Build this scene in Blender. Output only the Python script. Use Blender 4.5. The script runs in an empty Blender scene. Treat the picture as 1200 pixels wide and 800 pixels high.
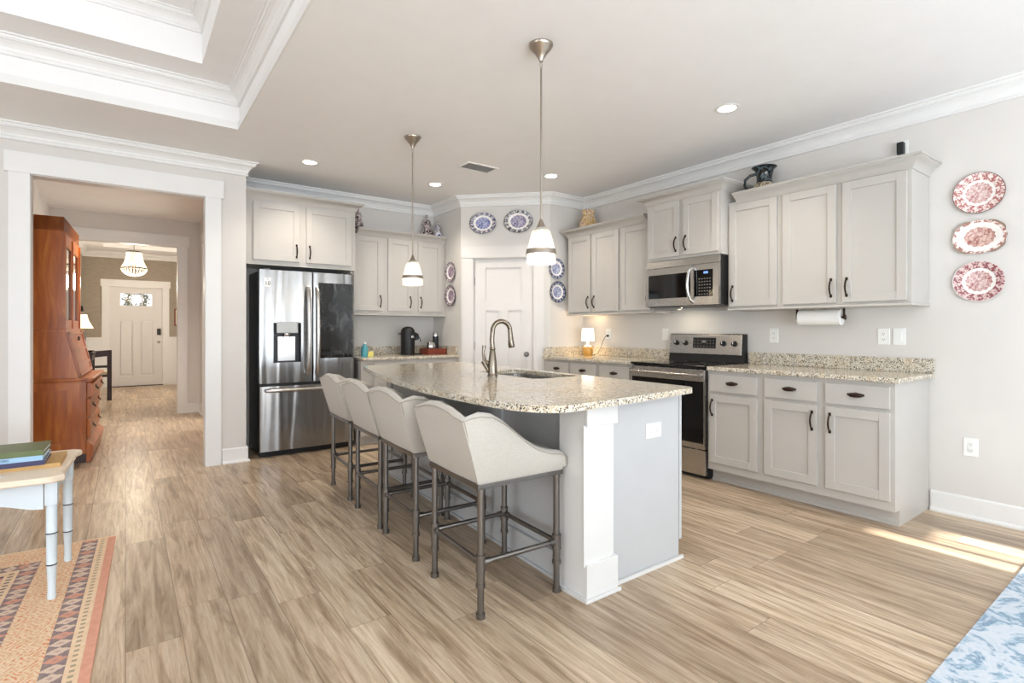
import bpy, bmesh, math, random
from mathutils import Vector, Matrix
from mathutils.geometry import tessellate_polygon
PI = math.pi
random.seed(4)
SC = bpy.context.scene
COL = SC.collection

# ------------------------------------------------------------------ camera, world, sun, exposure
def lin(c):
    return tuple((v/12.92 if v <= 0.04045 else ((v+0.055)/1.055)**2.4) for v in (x/255.0 for x in c))
CAM_H = 1.21; FPX = 615.0; YAW = math.atan(453/615.0)
cd = bpy.data.cameras.new('camera'); cam = bpy.data.objects.new('camera', cd); COL.objects.link(cam)
cam.location = (0, 0, CAM_H); cam.rotation_euler = (PI/2, 0, -YAW)
cd.sensor_width = 36; cd.lens = FPX/1200*36; cd.shift_y = -14/1200.0; cd.clip_start = 0.05
SC.camera = cam
SC.view_settings.view_transform = 'Standard'; SC.view_settings.look = 'None'
SC.view_settings.exposure = 0.10; SC.view_settings.gamma = 1; SC.view_settings.use_curve_mapping = False
SC.cycles.use_denoising = True
SC.cycles.max_bounces = 10; SC.cycles.diffuse_bounces = 6; SC.cycles.glossy_bounces = 5
SC.cycles.transmission_bounces = 8; SC.cycles.transparent_max_bounces = 12
SC.cycles.caustics_reflective = False; SC.cycles.caustics_refractive = False
SC.cycles.sample_clamp_indirect = 6
W = bpy.data.worlds.new('world'); SC.world = W; W.use_nodes = True
W.node_tree.nodes['Background'].inputs[0].default_value = (0.93, 0.97, 1.0, 1)
W.node_tree.nodes['Background'].inputs[1].default_value = 1.3
def light(name, kind, loc, rot, energy, color=(1, 1, 1), **kw):
    l = bpy.data.lights.new(name, kind); l.energy = energy; l.color = color
    for k, v in kw.items(): setattr(l, k, v)
    o = bpy.data.objects.new(name, l); o.location = loc; o.rotation_euler = rot; COL.objects.link(o); return o
sd = Vector((0.0, 1.0, -0.478))
so = light('sun', 'SUN', (3.8, -6, 5), (0, 0, 0), 18.0, (1.0, 0.96, 0.92), angle=math.radians(0.6))
so.rotation_euler = sd.to_track_quat('-Z', 'Y').to_euler()
# daylight entering at the glazed back wall and the side windows of the living room
light('daylight_back', 'AREA', (0.4, -3.1, 1.35), (PI/2, 0, 0), 54, (0.82, 0.91, 1.0), shape='RECTANGLE', size=6.2, size_y=2.1)
# added uplight near the rear windows to brighten the ceiling; no terrace exists
light('added_ceiling_fill', 'AREA', (0.4, -3.05, 1.0), (PI/2+1.15, 0, 0), 400, (0.76, 0.88, 1.0), shape='RECTANGLE', size=6.4, size_y=1.2)
light('daylight_left', 'AREA', (-4.9, 1.0, 1.45), (PI/2, 0, -PI/2), 72, (0.84, 0.92, 1.0), shape='RECTANGLE', size=4.0, size_y=1.9)

# ------------------------------------------------------------------ node helpers
class V:
    """tiny expression builder over Math nodes"""
    nt = None
    def __init__(s, sock): s.s = sock
    @staticmethod
    def op(o, *a, clamp=False):
        n = V.nt.nodes.new('ShaderNodeMath'); n.operation = o; n.use_clamp = clamp
        for i, x in enumerate(a):
            if isinstance(x, V): V.nt.links.new(x.s, n.inputs[i])
            else: n.inputs[i].default_value = x
        return V(n.outputs[0])
    def __add__(a, b): return V.op('ADD', a, b)
    def __sub__(a, b): return V.op('SUBTRACT', a, b)
    def __rsub__(a, b): return V.op('SUBTRACT', b, a)
    def __mul__(a, b): return V.op('MULTIPLY', a, b)
    def __truediv__(a, b): return V.op('DIVIDE', a, b)
    __radd__ = __add__; __rmul__ = __mul__
    def __gt__(a, b): return V.op('GREATER_THAN', a, b)
    def __lt__(a, b): return V.op('LESS_THAN', a, b)
    def floor(a): return V.op('FLOOR', a)
    def frac(a): return V.op('FRACT', a)
    def abs(a): return V.op('ABSOLUTE', a)
def mn(a, b): return V.op('MINIMUM', a, b)
def mx(a, b): return V.op('MAXIMUM', a, b)
def band(v, a, b): return (v > a)*(v < b)

def new_mat(name, rough=0.5, metal=0.0, color=(200, 200, 200), spec=0.5):
    m = bpy.data.materials.new(name); m.use_nodes = True
    nt = m.node_tree; V.nt = nt
    b = nt.nodes['Principled BSDF']
    b.inputs['Base Color'].default_value = (*lin(color), 1)
    b.inputs['Roughness'].default_value = rough; b.inputs['Metallic'].default_value = metal
    b.inputs['Specular IOR Level'].default_value = spec
    m.diffuse_color = (*lin(color), 1)
    return m, nt, b
def coords(nt, kind='Object', scale=(1, 1, 1), rot=(0, 0, 0)):
    tc = nt.nodes.new('ShaderNodeTexCoord'); mp = nt.nodes.new('ShaderNodeMapping')
    nt.links.new(tc.outputs[kind], mp.inputs[0]); mp.inputs['Scale'].default_value = scale
    mp.inputs['Rotation'].default_value = rot
    return mp.outputs[0]
def sep(nt, vec):
    s = nt.nodes.new('ShaderNodeSeparateXYZ'); nt.links.new(vec, s.inputs[0])
    return V(s.outputs[0]), V(s.outputs[1]), V(s.outputs[2])
def comb(nt, *a):
    n = nt.nodes.new('ShaderNodeCombineXYZ')
    for i, x in enumerate(a):
        if isinstance(x, V): nt.links.new(x.s, n.inputs[i])
        else: n.inputs[i].default_value = x
    return n.outputs[0]
def noise(nt, vec, scale, detail=3, rough=0.5, dist=0.0):
    n = nt.nodes.new('ShaderNodeTexNoise'); nt.links.new(vec, n.inputs['Vector'])
    n.inputs['Scale'].default_value = scale; n.inputs['Detail'].default_value = detail
    n.inputs['Roughness'].default_value = rough; n.inputs['Distortion'].default_value = dist
    return V(n.outputs['Fac'])
def voro(nt, vec, scale, out='Distance'):
    n = nt.nodes.new('ShaderNodeTexVoronoi'); nt.links.new(vec, n.inputs['Vector']); n.inputs['Scale'].default_value = scale
    return n.outputs[out]
def ramp(nt, fac, stops):
    r = nt.nodes.new('ShaderNodeValToRGB'); nt.links.new(fac.s if isinstance(fac, V) else fac, r.inputs[0])
    e = r.color_ramp.elements
    while len(e) > 1: e.remove(e[-1])
    e[0].position = stops[0][0]; e[0].color = (*lin(stops[0][1]), 1)
    for p, c in stops[1:]:
        x = e.new(p); x.color = (*lin(c), 1)
    return r.outputs[0]
def mixc(nt, fac, a, b, mode='MIX'):
    m = nt.nodes.new('ShaderNodeMix'); m.data_type = 'RGBA'; m.blend_type = mode
    for sock, v in ((m.inputs[0], fac), (m.inputs[6], a), (m.inputs[7], b)):
        if isinstance(v, V): nt.links.new(v.s, sock)
        elif isinstance(v, bpy.types.NodeSocket): nt.links.new(v, sock)
        elif isinstance(v, tuple): sock.default_value = (*lin(v), 1)
        else: sock.default_value = v
    return m.outputs[2]
def bump(nt, b, h, strength=0.2, dist=0.002):
    n = nt.nodes.new('ShaderNodeBump'); n.inputs['Strength'].default_value = strength; n.inputs['Distance'].default_value = dist
    nt.links.new(h.s if isinstance(h, V) else h, n.inputs['Height']); nt.links.new(n.outputs[0], b.inputs['Normal'])
def base(nt, b, c): nt.links.new(c, b.inputs['Base Color'])

M = {}
def plain(key, color, rough=0.5, metal=0.0, var=0.0, spec=0.5, bumps=None):
    m, nt, b = new_mat(key, rough, metal, color, spec)
    v = coords(nt)
    n = noise(nt, v, 6, 3)
    dark = tuple(max(0, c-6) for c in color)
    base(nt, b, mixc(nt, n, dark, color))
    if bumps: bump(nt, b, noise(nt, v, bumps[0], 2), bumps[1], bumps[2])
    M[key] = m; return m
plain('wall_paint', (217, 213, 208), 0.75, bumps=(180, 0.15, 0.001))
plain('trim_paint', (232, 231, 229), 0.4)
plain('ceiling_paint', (240, 239, 238), 0.85, bumps=(90, 0.3, 0.002))
plain('cabinet_paint', (192, 188, 182), 0.38)
plain('post_paint', (220, 219, 217), 0.4)
plain('island_paint', (189, 190, 191), 0.4)
plain('door_paint', (222, 219, 216), 0.4)
plain('white_plastic', (240, 240, 236), 0.35)
plain('slot_dark', (60, 58, 56), 0.5)
plain('bronze', (62, 48, 40), 0.35, 0.85)
plain('black_gloss', (9, 9, 10), 0.06)
plain('black_matte', (20, 20, 21), 0.45)
plain('appliance_side', (48, 48, 50), 0.4, 0.3)
plain('nickel', (168, 158, 146), 0.28, 0.95)
plain('dark_wood', (52, 28, 20), 0.35)
plain('pipe_metal', (128, 124, 120), 0.3, 0.95)
plain('leaf_green', (96, 104, 80), 0.7)
plain('paper', (244, 243, 240), 0.8)
plain('cream_paint', (236, 220, 198), 0.45)
plain('pale_blue_paint', (214, 226, 232), 0.45)
plain('grey_vent', (150, 148, 144), 0.5, 0.3)
plain('amber_jar', (200, 150, 70), 0.25)
plain('tray_wood', (120, 50, 30), 0.35)
plain('teal_plastic', (90, 170, 180), 0.3)
plain('yellow_card', (230, 215, 120), 0.6)
plain('navy_cover', (44, 40, 84), 0.35)
plain('green_cover', (92, 104, 60), 0.4)
plain('sky_cover', (150, 185, 215), 0.35)
plain('tan_cover', (196, 156, 96), 0.45)
plain('ink', (60, 50, 60), 0.6)
plain('cream_cloth', (224, 212, 186), 0.9)
plain('panel_grey', (176, 175, 172), 0.4, 0.4)
plain('faucet_metal', (128, 117, 104), 0.24, 0.95)
plain('chrome', (215, 214, 212), 0.12, 1.0)

def brushed(key, color, rough, axis_scale, wave=0.0, wscale=(9, 9, 0.8)):
    m, nt, b = new_mat(key, rough, 1.0, color)
    v = coords(nt, scale=axis_scale); n = noise(nt, v, 40, 2)
    rr = V.op('MULTIPLY_ADD', n, 0.06, rough-0.03); nt.links.new(rr.s, b.inputs['Roughness'])
    if wave:
        w = noise(nt, coords(nt, scale=wscale), 1, 1, dist=0.4)
        bump(nt, b, w, wave, 0.02)
    M[key] = m
brushed('steel_fridge', (158, 157, 156), 0.24, (60, 60, 1), 0.7)
brushed('steel', (190, 187, 183), 0.27, (1, 1, 60))
def stretch():
    # hall floor planks: luxury vinyl in staggered boards running down the hall
    m, nt, b = new_mat('floor_planks', 0.33, 0, (190, 165, 135), 0.4)
    x, y, z = sep(nt, coords(nt))
    u = x/0.182; row = u.floor()
    off = V.op('FRACT', V.op('MULTIPLY', V.op('SINE', row*12.9898), 437.58))
    vv = y/1.22 + off*1.0; colm = vv.floor()
    wn = nt.nodes.new('ShaderNodeTexWhiteNoise'); nt.links.new(comb(nt, row, colm, 3.0), wn.inputs['Vector'])
    pid = V(wn.outputs['Value'])
    g = comb(nt, x*1.0, y*0.075, pid*37.0)
    n1 = noise(nt, g, 24, 8, 0.70, 0.7)
    n2 = noise(nt, comb(nt, x*1.0, y*0.04, pid*11.0), 95, 4, 0.6)
    n3 = noise(nt, comb(nt, x*1.0, y*0.18, pid*57.0), 7, 3, 0.5, 0.8)
    c = ramp(nt, n1, [(0.24, (134, 116, 100)), (0.38, (174, 157, 138)), (0.50, (208, 193, 175)), (0.62, (227, 216, 201)), (0.8, (213, 198, 179))])
    c = mixc(nt, V.op('MULTIPLY_ADD', n2, 2.4, -0.75, clamp=True), c, (226, 214, 198), 'MULTIPLY')
    c2 = ramp(nt, pid, [(0, (205, 196, 186)), (0.5, (235, 228, 218)), (1, (255, 250, 240))])
    c = mixc(nt, 1.0, c, c2, 'MULTIPLY')
    c = mixc(nt, V.op('MULTIPLY', V.op('MULTIPLY_ADD', n3, 6.0, -3.3, clamp=True)*n2, 0.8), c, (140, 116, 94))
    fu = u.frac(); fv = vv.frac()
    seam = mx(mx(fu < 0.012, fu > 0.988), fv < 0.0022)
    c = mixc(nt, seam*0.55, c, (96, 76, 58))
    base(nt, b, c)
    nt.links.new(V.op('MULTIPLY_ADD', n2, 0.16, 0.24).s, b.inputs['Roughness'])
    bump(nt, b, seam*-1.0 + n2*0.25, 0.25, 0.001)
    M['floor'] = m
stretch()
def granite():
    m, nt, b = new_mat('granite', 0.13, 0, (205, 195, 170), 0.6)
    v = coords(nt)
    n = noise(nt, v, 6, 4, 0.6)
    f = noise(nt, v, 110, 4, 0.65)
    c = ramp(nt, f, [(0.30, (128, 112, 92)), (0.42, (186, 172, 148)), (0.52, (208, 200, 182)), (0.64, (228, 225, 217))])
    c = mixc(nt, V.op('MULTIPLY', band(n, 0.54, 0.9), 0.22), c, (206, 178, 130))
    d = V(voro(nt, v, 120)); msk = noise(nt, v, 34, 3, 0.6)
    c = mixc(nt, (d < 0.40)*(msk > 0.475), c, (54, 48, 46))
    d2 = V(voro(nt, v, 190)); m2 = noise(nt, comb(nt, *[q*1.3 for q in sep(nt, v)]), 40, 2)
    c = mixc(nt, (d2 < 0.34)*(m2 > 0.54), c, (244, 242, 236))
    d3 = V(voro(nt, v, 95)); c = mixc(nt, (d3 < 0.30)*(m2 < 0.43), c, (120, 98, 76))
    base(nt, b, c); M['granite'] = m
granite()
def fabric():
    m, nt, b = new_mat('linen', 0.92, 0, (216, 208, 196), 0.2)
    v = coords(nt)
    x, y, z = sep(nt, v)
    n = noise(nt, comb(nt, x, y, z*7.0), 90, 3, 0.7); n2 = noise(nt, comb(nt, x*7.0, y*7.0, z), 90, 3, 0.7)
    c = mixc(nt, n, (148, 141, 131), (204, 198, 189)); c = mixc(nt, n2*0.5, c, (212, 208, 200))
    base(nt, b, c); bump(nt, b, n+n2, 0.35, 0.002)
    b.inputs['Sheen Weight'].default_value = 0.2
    M['linen'] = m
fabric()
plain('seam', (168, 160, 148), 0.9)
def cherry(key, a, bb, cc, rough):
    m, nt, b = new_mat(key, rough, 0, a)
    v = coords(nt, scale=(1, 1, 0.12)); n = noise(nt, v, 14, 5, 0.6, 0.6); n2 = noise(nt, coords(nt), 2.2, 2)
    c = ramp(nt, n, [(0.3, a), (0.5, bb), (0.72, cc)])
    base(nt, b, mixc(nt, n2*0.5, c, bb)); M[key] = m
cherry('cherry', (122, 56, 12), (174, 92, 28), (208, 130, 52), 0.3)
def grasscloth():
    m, nt, b = new_mat('grasscloth', 0.8, 0, (168, 158, 138))
    x, y, z = sep(nt, coords(nt))
    n = noise(nt, comb(nt, x*0.15, y*0.15, z), 60, 3, 0.7)
    base(nt, b, mixc(nt, n, (138, 127, 112), (180, 169, 154))); M['grasscloth'] = m
grasscloth()
def glassy(key, rough=0.02, tint=(1, 1, 1), alpha=0.25):
    # thin clear glass: mostly see-through with a glossy film
    m = bpy.data.materials.new(key); m.use_nodes = True; nt = m.node_tree; nt.nodes.clear()
    out = nt.nodes.new('ShaderNodeOutputMaterial'); mix = nt.nodes.new('ShaderNodeMixShader')
    t = nt.nodes.new('ShaderNodeBsdfTransparent'); t.inputs[0].default_value = (*tint, 1)
    g = nt.nodes.new('ShaderNodeBsdfPrincipled'); g.inputs['Roughness'].default_value = rough
    g.inputs['Base Color'].default_value = (0.95, 0.95, 0.93, 1)
    mix.inputs[0].default_value = alpha
    nt.links.new(t.outputs[0], mix.inputs[1]); nt.links.new(g.outputs[0], mix.inputs[2]); nt.links.new(mix.outputs[0], out.inputs[0])
    M[key] = m; m.diffuse_color = (0.8, 0.85, 0.9, 0.3)
glassy('window_glass', 0.02, (0.97, 0.98, 0.98), 0.08)
glassy('shade_glass', 0.12, (1, 0.99, 0.97), 0.20)
glassy('cabinet_glass', 0.03, (0.35, 0.25, 0.2), 0.5)
def emis(key, color, strength):
    m, nt, b = new_mat(key, 0.5, 0, color)
    b.inputs['Emission Color'].default_value = (*lin(color), 1); b.inputs['Emission Strength'].default_value = strength
    M[key] = m
emis('lamp_lens', (255, 248, 236), 9)
emis('bulb', (255, 236, 200), 9)
emis('lampshade_lit', (255, 238, 205), 1.6)
emis('white_shade_lit', (255, 248, 235), 1.3)
emis('crystal_lit', (255, 244, 222), 0.8)
emis('blue_digits', (110, 150, 235), 0.7)
emis('hood_lamp', (255, 246, 230), 10)

def dark_glass():
    m, nt, b = new_mat('fridge_glass', 0.05, 0, (20, 21, 22))
    v = coords(nt, scale=(1.5, 1, 0.6)); n = noise(nt, v, 7, 3, 0.6, 0.8)
    base(nt, b, ramp(nt, n, [(0.42, (11, 11, 12)), (0.58, (34, 36, 37)), (0.75, (84, 88, 90))])); M['fridge_glass'] = m  # lighter cloudy tones painted into the black stand in for reflections
dark_glass()

def plate_mat(key, rx, ry, rim_a, rim_b, ctr_a, ctr_b, edge, r_in=0.55, r_mid=0.72, ground=(240, 236, 232), sc=70):
    m, nt, b = new_mat(key, 0.2, 0, ground, 0.6)
    v = coords(nt); x, y, z = sep(nt, v)
    r = V.op('SQRT', (x/rx)*(x/rx)+(y/ry)*(y/ry))
    a = V.op('ARCTAN2', y/ry, x/rx)
    n = noise(nt, v, sc, 4, 0.7)
    petal = V.op('SINE', a*14.0)*0.05
    rim = mixc(nt, V.op('MULTIPLY', (n+petal > 0.5), 1.0), rim_a, rim_b)
    ctr = mixc(nt, V.op('MULTIPLY_ADD', n, 4.0, -1.5, clamp=True), ctr_a, ctr_b)
    c = mixc(nt, r > r_mid+0.0, ground, rim)
    c = mixc(nt, (r+petal*0.4) < r_in, c, ctr)
    c = mixc(nt, r > 0.965, c, edge)
    base(nt, b, c); M[key] = m
plate_mat('plate_blue', 0.155, 0.122, (70, 70, 96), (206, 202, 206), (54, 66, 140), (196, 200, 224), (66, 62, 78))
plate_mat('plate_violet', 0.165, 0.13, (74, 72, 86), (206, 204, 202), (84, 74, 120), (206, 198, 214), (60, 58, 62))
plate_mat('plate_plum', 0.12, 0.12, (96, 70, 92), (200, 188, 192), (74, 56, 92), (196, 170, 184), (80, 62, 70))
plate_mat('plate_navy', 0.115, 0.115, (56, 62, 96), (176, 178, 190), (60, 70, 146), (210, 214, 226), (50, 52, 66))
plate_mat('plate_red_fine', 0.13, 0.13, (176, 108, 104), (236, 222, 216), (178, 112, 108), (236, 220, 214), (120, 100, 96), 0.5, 0.62, sc=90)
plate_mat('plate_red_scene', 0.136, 0.109, (170, 118, 108), (240, 226, 218), (150, 84, 74), (228, 196, 184), (150, 128, 112), 0.56, 0.84, sc=60)
plate_mat('plate_red_dark', 0.13, 0.13, (142, 78, 84), (222, 196, 192), (160, 92, 92), (232, 212, 206), (232, 226, 222), 0.5, 0.64, sc=90)
def vase_mat(key, a, bcol, ccol, sc=45, medallion=False):
    m, nt, b = new_mat(key, 0.15, 0, bcol, 0.6)
    v = coords(nt); n = noise(nt, v, sc, 3, 0.6, 1.0)
    c = ramp(nt, n, [(0.42, a), (0.46, bcol), (0.53, bcol), (0.57, ccol)])
    if medallion:
        x, y, z = sep(nt, v)
        r = V.op('SQRT', x*x+(z-0.075)*(z-0.075))
        c = mixc(nt, (r < 0.042), c, (235, 235, 240)); c = mixc(nt, (r < 0.026), c, (70, 90, 140))
    base(nt, b, c); M[key] = m
vase_mat('imari', (40, 24, 34), (214, 196, 190), (30, 28, 46), 30)
vase_mat('imari_small', (52, 36, 52), (230, 224, 226), (50, 54, 90), 60, True)
vase_mat('floral_vase', (150, 86, 66), (226, 208, 176), (196, 150, 60), 40)
vase_mat('pitcher_body', (80, 70, 62), (206, 190, 160), (60, 50, 46), 50)
vase_mat('pitcher_neck', (10, 12, 14), (18, 22, 25), (74, 88, 94), 30)

# ------------------------------------------------------------------ mesh helpers
def Rz(a): return Matrix.Rotation(a, 4, 'Z')
class MB:
    def __init__(s): s.bm = bmesh.new()
    def box(s, x0, x1, y0, y1, z0, z1, bev=0.0, seg=2):
        vs = [s.bm.verts.new((x, y, z)) for x in (x0, x1) for y in (y0, y1) for z in (z0, z1)]
        f = [s.bm.faces.new([vs[i] for i in q]) for q in ((0, 1, 3, 2), (4, 6, 7, 5), (0, 4, 5, 1), (2, 3, 7, 6), (0, 2, 6, 4), (1, 5, 7, 3))]
        if bev:
            es = list({e for ff in f for e in ff.edges})
            bmesh.ops.bevel(s.bm, geom=es, offset=bev, segments=seg, affect='EDGES', profile=0.5)
        return s
    def poly(s, pts, axis, d0, d1, bev=0.0):
        """prism of a 2-D outline; axis 'x','y','z' is the extrusion axis"""
        def p3(p, d):
            return {'x': (d, p[0], p[1]), 'y': (p[0], d, p[1]), 'z': (p[0], p[1], d)}[axis]
        a = [s.bm.verts.new(p3(p, d0)) for p in pts]; b = [s.bm.verts.new(p3(p, d1)) for p in pts]
        n = len(pts); fs = [s.bm.faces.new(a), s.bm.faces.new(b[::-1])]
        for i in range(n): fs.append(s.bm.faces.new((a[i], b[i], b[(i+1) % n], a[(i+1) % n])))
        if bev:
            bmesh.ops.bevel(s.bm, geom=list({e for ff in fs for e in ff.edges}), offset=bev, segments=2, affect='EDGES', profile=0.5)
        return s
    def lathe(s, prof, c=(0, 0, 0), n=24, sx=1.0, sy=1.0, m=None):
        rings = []
        for r, z in prof:
            if r < 1e-6: rings.append([s.bm.verts.new(_t(m, (c[0], c[1], c[2]+z)))])
            else: rings.append([s.bm.verts.new(_t(m, (c[0]+sx*r*math.cos(2*PI*i/n), c[1]+sy*r*math.sin(2*PI*i/n), c[2]+z))) for i in range(n)])
        for a, b in zip(rings, rings[1:]):
            for i in range(n):
                j = (i+1) % n
                if len(a) == 1 and len(b) == 1: break
                if len(a) == 1: s.bm.faces.new((a[0], b[j], b[i]))
                elif len(b) == 1: s.bm.faces.new((a[i], a[j], b[0]))
                else: s.bm.faces.new((a[i], a[j], b[j], b[i]))
        return s
    def tube(s, pts, r, n=10, cap=True, flat=1.0):
        pts = [Vector(p) for p in pts]; rs = r if isinstance(r, (list, tuple)) else [r]*len(pts)
        rings = []; up = None
        for i, p in enumerate(pts):
            d = (pts[min(i+1, len(pts)-1)]-pts[max(i-1, 0)]).normalized()
            if up is None:
                up = Vector((0, 0, 1)) if abs(d.z) < 0.9 else Vector((1, 0, 0))
            sd_ = d.cross(up).normalized(); up = sd_.cross(d).normalized()
            rings.append([s.bm.verts.new(p+sd_*rs[i]*math.cos(2*PI*k/n)*flat+up*rs[i]*math.sin(2*PI*k/n)) for k in range(n)])
        for a, b in zip(rings, rings[1:]):
            for k in range(n): s.bm.faces.new((a[k], a[(k+1) % n], b[(k+1) % n], b[k]))
        if cap: s.bm.faces.new(rings[0][::-1]); s.bm.faces.new(rings[-1])
        return s
    def sweep(s, path, prof, z=0.0, closed=False):
        """profile (out, height) swept along a 2-D path; out points to the right of travel"""
        n = len(path); P = [Vector(p) for p in path]
        def nrm(a, b):
            d = (b-a).normalized(); return Vector((d.y, -d.x))
        rings = []
        for i in range(n):
            if closed: na, nb = nrm(P[i-1], P[i]), nrm(P[i], P[(i+1) % n])
            else:
                nb = nrm(P[i], P[i+1]) if i < n-1 else nrm(P[i-1], P[i]); na = nrm(P[i-1], P[i]) if i > 0 else nb
            mvec = (na+nb).normalized(); k = 1/max(0.2, mvec.dot(nb))
            rings.append([s.bm.verts.new((P[i].x+mvec.x*k*o, P[i].y+mvec.y*k*o, z+h)) for o, h in prof])
        idx = range(n) if closed else range(n-1)
        m = len(prof)
        for i in idx:
            a, b = rings[i], rings[(i+1) % n]
            for k in range(m): s.bm.faces.new((a[k], b[k], b[(k+1) % m], a[(k+1) % m]))
        if not closed: s.bm.faces.new(rings[0][::-1]); s.bm.faces.new(rings[-1])
        return s
    def plate(s, outer, holes, z0, z1):
        """flat slab with holes"""
        loops = [outer]+holes
        flat = [p for l in loops for p in l]
        tris = tessellate_polygon([[Vector((p[0], p[1], 0)) for p in l] for l in loops])
        top = [s.bm.verts.new((p[0], p[1], z1)) for p in flat]; bot = [s.bm.verts.new((p[0], p[1], z0)) for p in flat]
        for t in tris:
            s.bm.faces.new([top[i] for i in t]); s.bm.faces.new([bot[i] for i in t[::-1]])
        o = 0
        for l in loops:
            n = len(l)
            for i in range(n):
                j = (i+1) % n; s.bm.faces.new((top[o+i], top[o+j], bot[o+j], bot[o+i]))
            o += n
        return s
    def build(s, name, mat, parent=None, smooth=False, loc=None, rot=None, mods=None):
        bmesh.ops.recalc_face_normals(s.bm, faces=s.bm.faces[:])
        me = bpy.data.meshes.new(name); s.bm.to_mesh(me); s.bm.free()
        me.materials.append(M[mat] if isinstance(mat, str) else mat)
        if smooth:
            for p in me.polygons: p.use_smooth = True
            try: me.set_sharp_from_angle(angle=math.radians(40))
            except Exception: pass
        o = bpy.data.objects.new(name, me); COL.objects.link(o)
        if parent: o.parent = parent
        if loc: o.location = loc
        if rot: o.rotation_euler = rot
        return o
def _t(m, p): return (m @ Vector(p)) if m is not None else p
def tag(o, label=None, cat=None, group=None, kind=None):
    if label: o['label'] = label
    if cat: o['category'] = cat
    if group: o['group'] = group
    if kind: o['kind'] = kind
    return o
def thing(name, label, cat, loc=(0, 0, 0), rz=0.0, group=None):
    o = bpy.data.objects.new(name, None); o.empty_display_size = 0.1; COL.objects.link(o)
    o.location = loc; o.rotation_euler = (0, 0, rz); tag(o, label, cat, group); return o
def dup(o, parent=None):
    c = o.copy(); COL.objects.link(c)
    if parent: c.parent = parent
    for ch in [x for x in o.children]: dup(ch, c)
    return c
def struct(name, mb, mat, smooth=False, **kw):
    return tag(mb.build(name, mat, smooth=smooth, **kw), kind='structure')
def text(body, size, mat, parent, loc, rot, name='lettering', depth=0.0008, align='CENTER'):
    cu = bpy.data.curves.new(name, 'FONT'); cu.body = body; cu.size = size; cu.align_x = align; cu.align_y = 'CENTER'; cu.extrude = depth
    to = bpy.data.objects.new('tmp', cu); COL.objects.link(to)
    dg = bpy.context.evaluated_depsgraph_get()
    me = bpy.data.meshes.new_from_object(to.evaluated_get(dg)); bpy.data.objects.remove(to)
    me.materials.clear(); me.materials.append(M[mat])
    o = bpy.data.objects.new(name, me); COL.objects.link(o); o.parent = parent; o.location = loc; o.rotation_euler = rot
    return o
def rrect(x0, x1, y0, y1, r, n=5):
    pts = []
    for cx, cy, a0 in ((x1-r, y1-r, 0), (x0+r, y1-r, PI/2), (x0+r, y0+r, PI), (x1-r, y0+r, 1.5*PI)):
        for k in range(n+1):
            a = a0+k*PI/2/n; pts.append((cx+r*math.cos(a), cy+r*math.sin(a)))
    return pts

# ------------------------------------------------------------------ room shell
XW = 4.37; YB = 5.90; YO = 5.345; CE = 2.74; YR = -3.2; XL = -5.0
struct('floor', MB().box(XL-0.1, 4.6, YR-0.1, 14.2, -0.1, 0), 'floor')
struct('wall_right', MB().box(XW, XW+0.12, YR, 4.62, 0, CE), 'wall_paint')
struct('wall_pantry_right', MB().box(3.85, XW, 4.50, 4.62, 0, CE), 'wall_paint')
struct('wall_pantry_left', MB().box(3.12, 3.24, 5.23, YB, 0, CE), 'wall_paint')
struct('wall_kitchen_back', MB().box(0.90, 3.24, YB, YB+0.10, 0, CE), 'wall_paint')
w = MB()   # wall with the wide cased opening to the hall
w.box(XL, -0.586, YO, YO+0.12, 0, CE).box(0.578, 0.895, YO, YO+0.12, 0, CE).box(-0.586, 0.578, YO, YO+0.12, 2.39, CE)
struct('wall_opening', w, 'wall_paint')
struct('wall_alcove', MB().box(0.80, 0.895, YO+0.12, YB+0.10, 0, CE), 'wall_paint')
# diagonal pantry wall with a door hole
L = math.hypot(3.85-3.12, 4.50-5.23); RD = -math.atan2(5.23-4.50, 3.85-3.12)
def diag(s, o, z=0.0):   # distance along the wall, distance out into the room, height
    return (3.12+s*math.cos(RD)+o*math.sin(RD), 5.23+s*math.sin(RD)-o*math.cos(RD), z)
D0, D1, DH = 0.145, 0.845, 2.03
w = MB().box(0, D0, 0, 0.10, 0, CE).box(D1, L, 0, 0.10, 0, CE).box(D0, D1, 0, 0.10, DH, CE)
struct('wall_pantry_door', w, 'wall_paint', loc=(3.12, 5.23, 0), rot=(0, 0, RD))
# rear and left walls of the living room with windows (behind the camera)
w = MB()
wins = [(-4.2, -2.4, 0.3, 2.3), (-2.2, -0.4, 0.3, 2.3), (-0.2, 1.2, 0.3, 2.3), (3.565, 3.95, 0.08, 2.19)]
xs = XL
for (a, b, z0, z1) in wins:
    w.box(xs, a, YR-0.12, YR, 0, CE); w.box(a, b, YR-0.12, YR, 0, z0); w.box(a, b, YR-0.12, YR, z1, CE); xs = b
w.box(xs, XW+0.12, YR-0.12, YR, 0, CE)
struct('wall_rear', w, 'wall_paint')
for i, (a, b, z0, z1) in enumerate(wins):
    f = MB(); t = 0.03
    if i == 3:
        f.box(3.672, 3.712, YR-0.1, YR-0.04, z0, z1); f.box(3.712, b, YR-0.1, YR-0.04, 2.06, z1)
    else:
        f.box(a, a+t, YR-0.1, YR-0.02, z0, z1).box(b-t, b, YR-0.1, YR-0.02, z0, z1).box(a, b, YR-0.1, YR-0.02, z0, z0+t)
        f.box(a, b, YR-0.1, YR-0.02, z1-t, z1).box((a+b)/2-0.02, (a+b)/2+0.02, YR-0.1, YR-0.02, z0, z1)
    struct('window_%d' % (i+1), f, 'trim_paint')
w = MB().box(XL-0.12, XL, YR, -1.0, 0, CE).box(XL-0.12, XL, 3.0, YO, 0, CE).box(XL-0.12, XL, -1, 3, 0, 0.5).box(XL-0.12, XL, -1, 3, 2.4, CE)
struct('wall_left', w, 'wall_paint')
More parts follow.
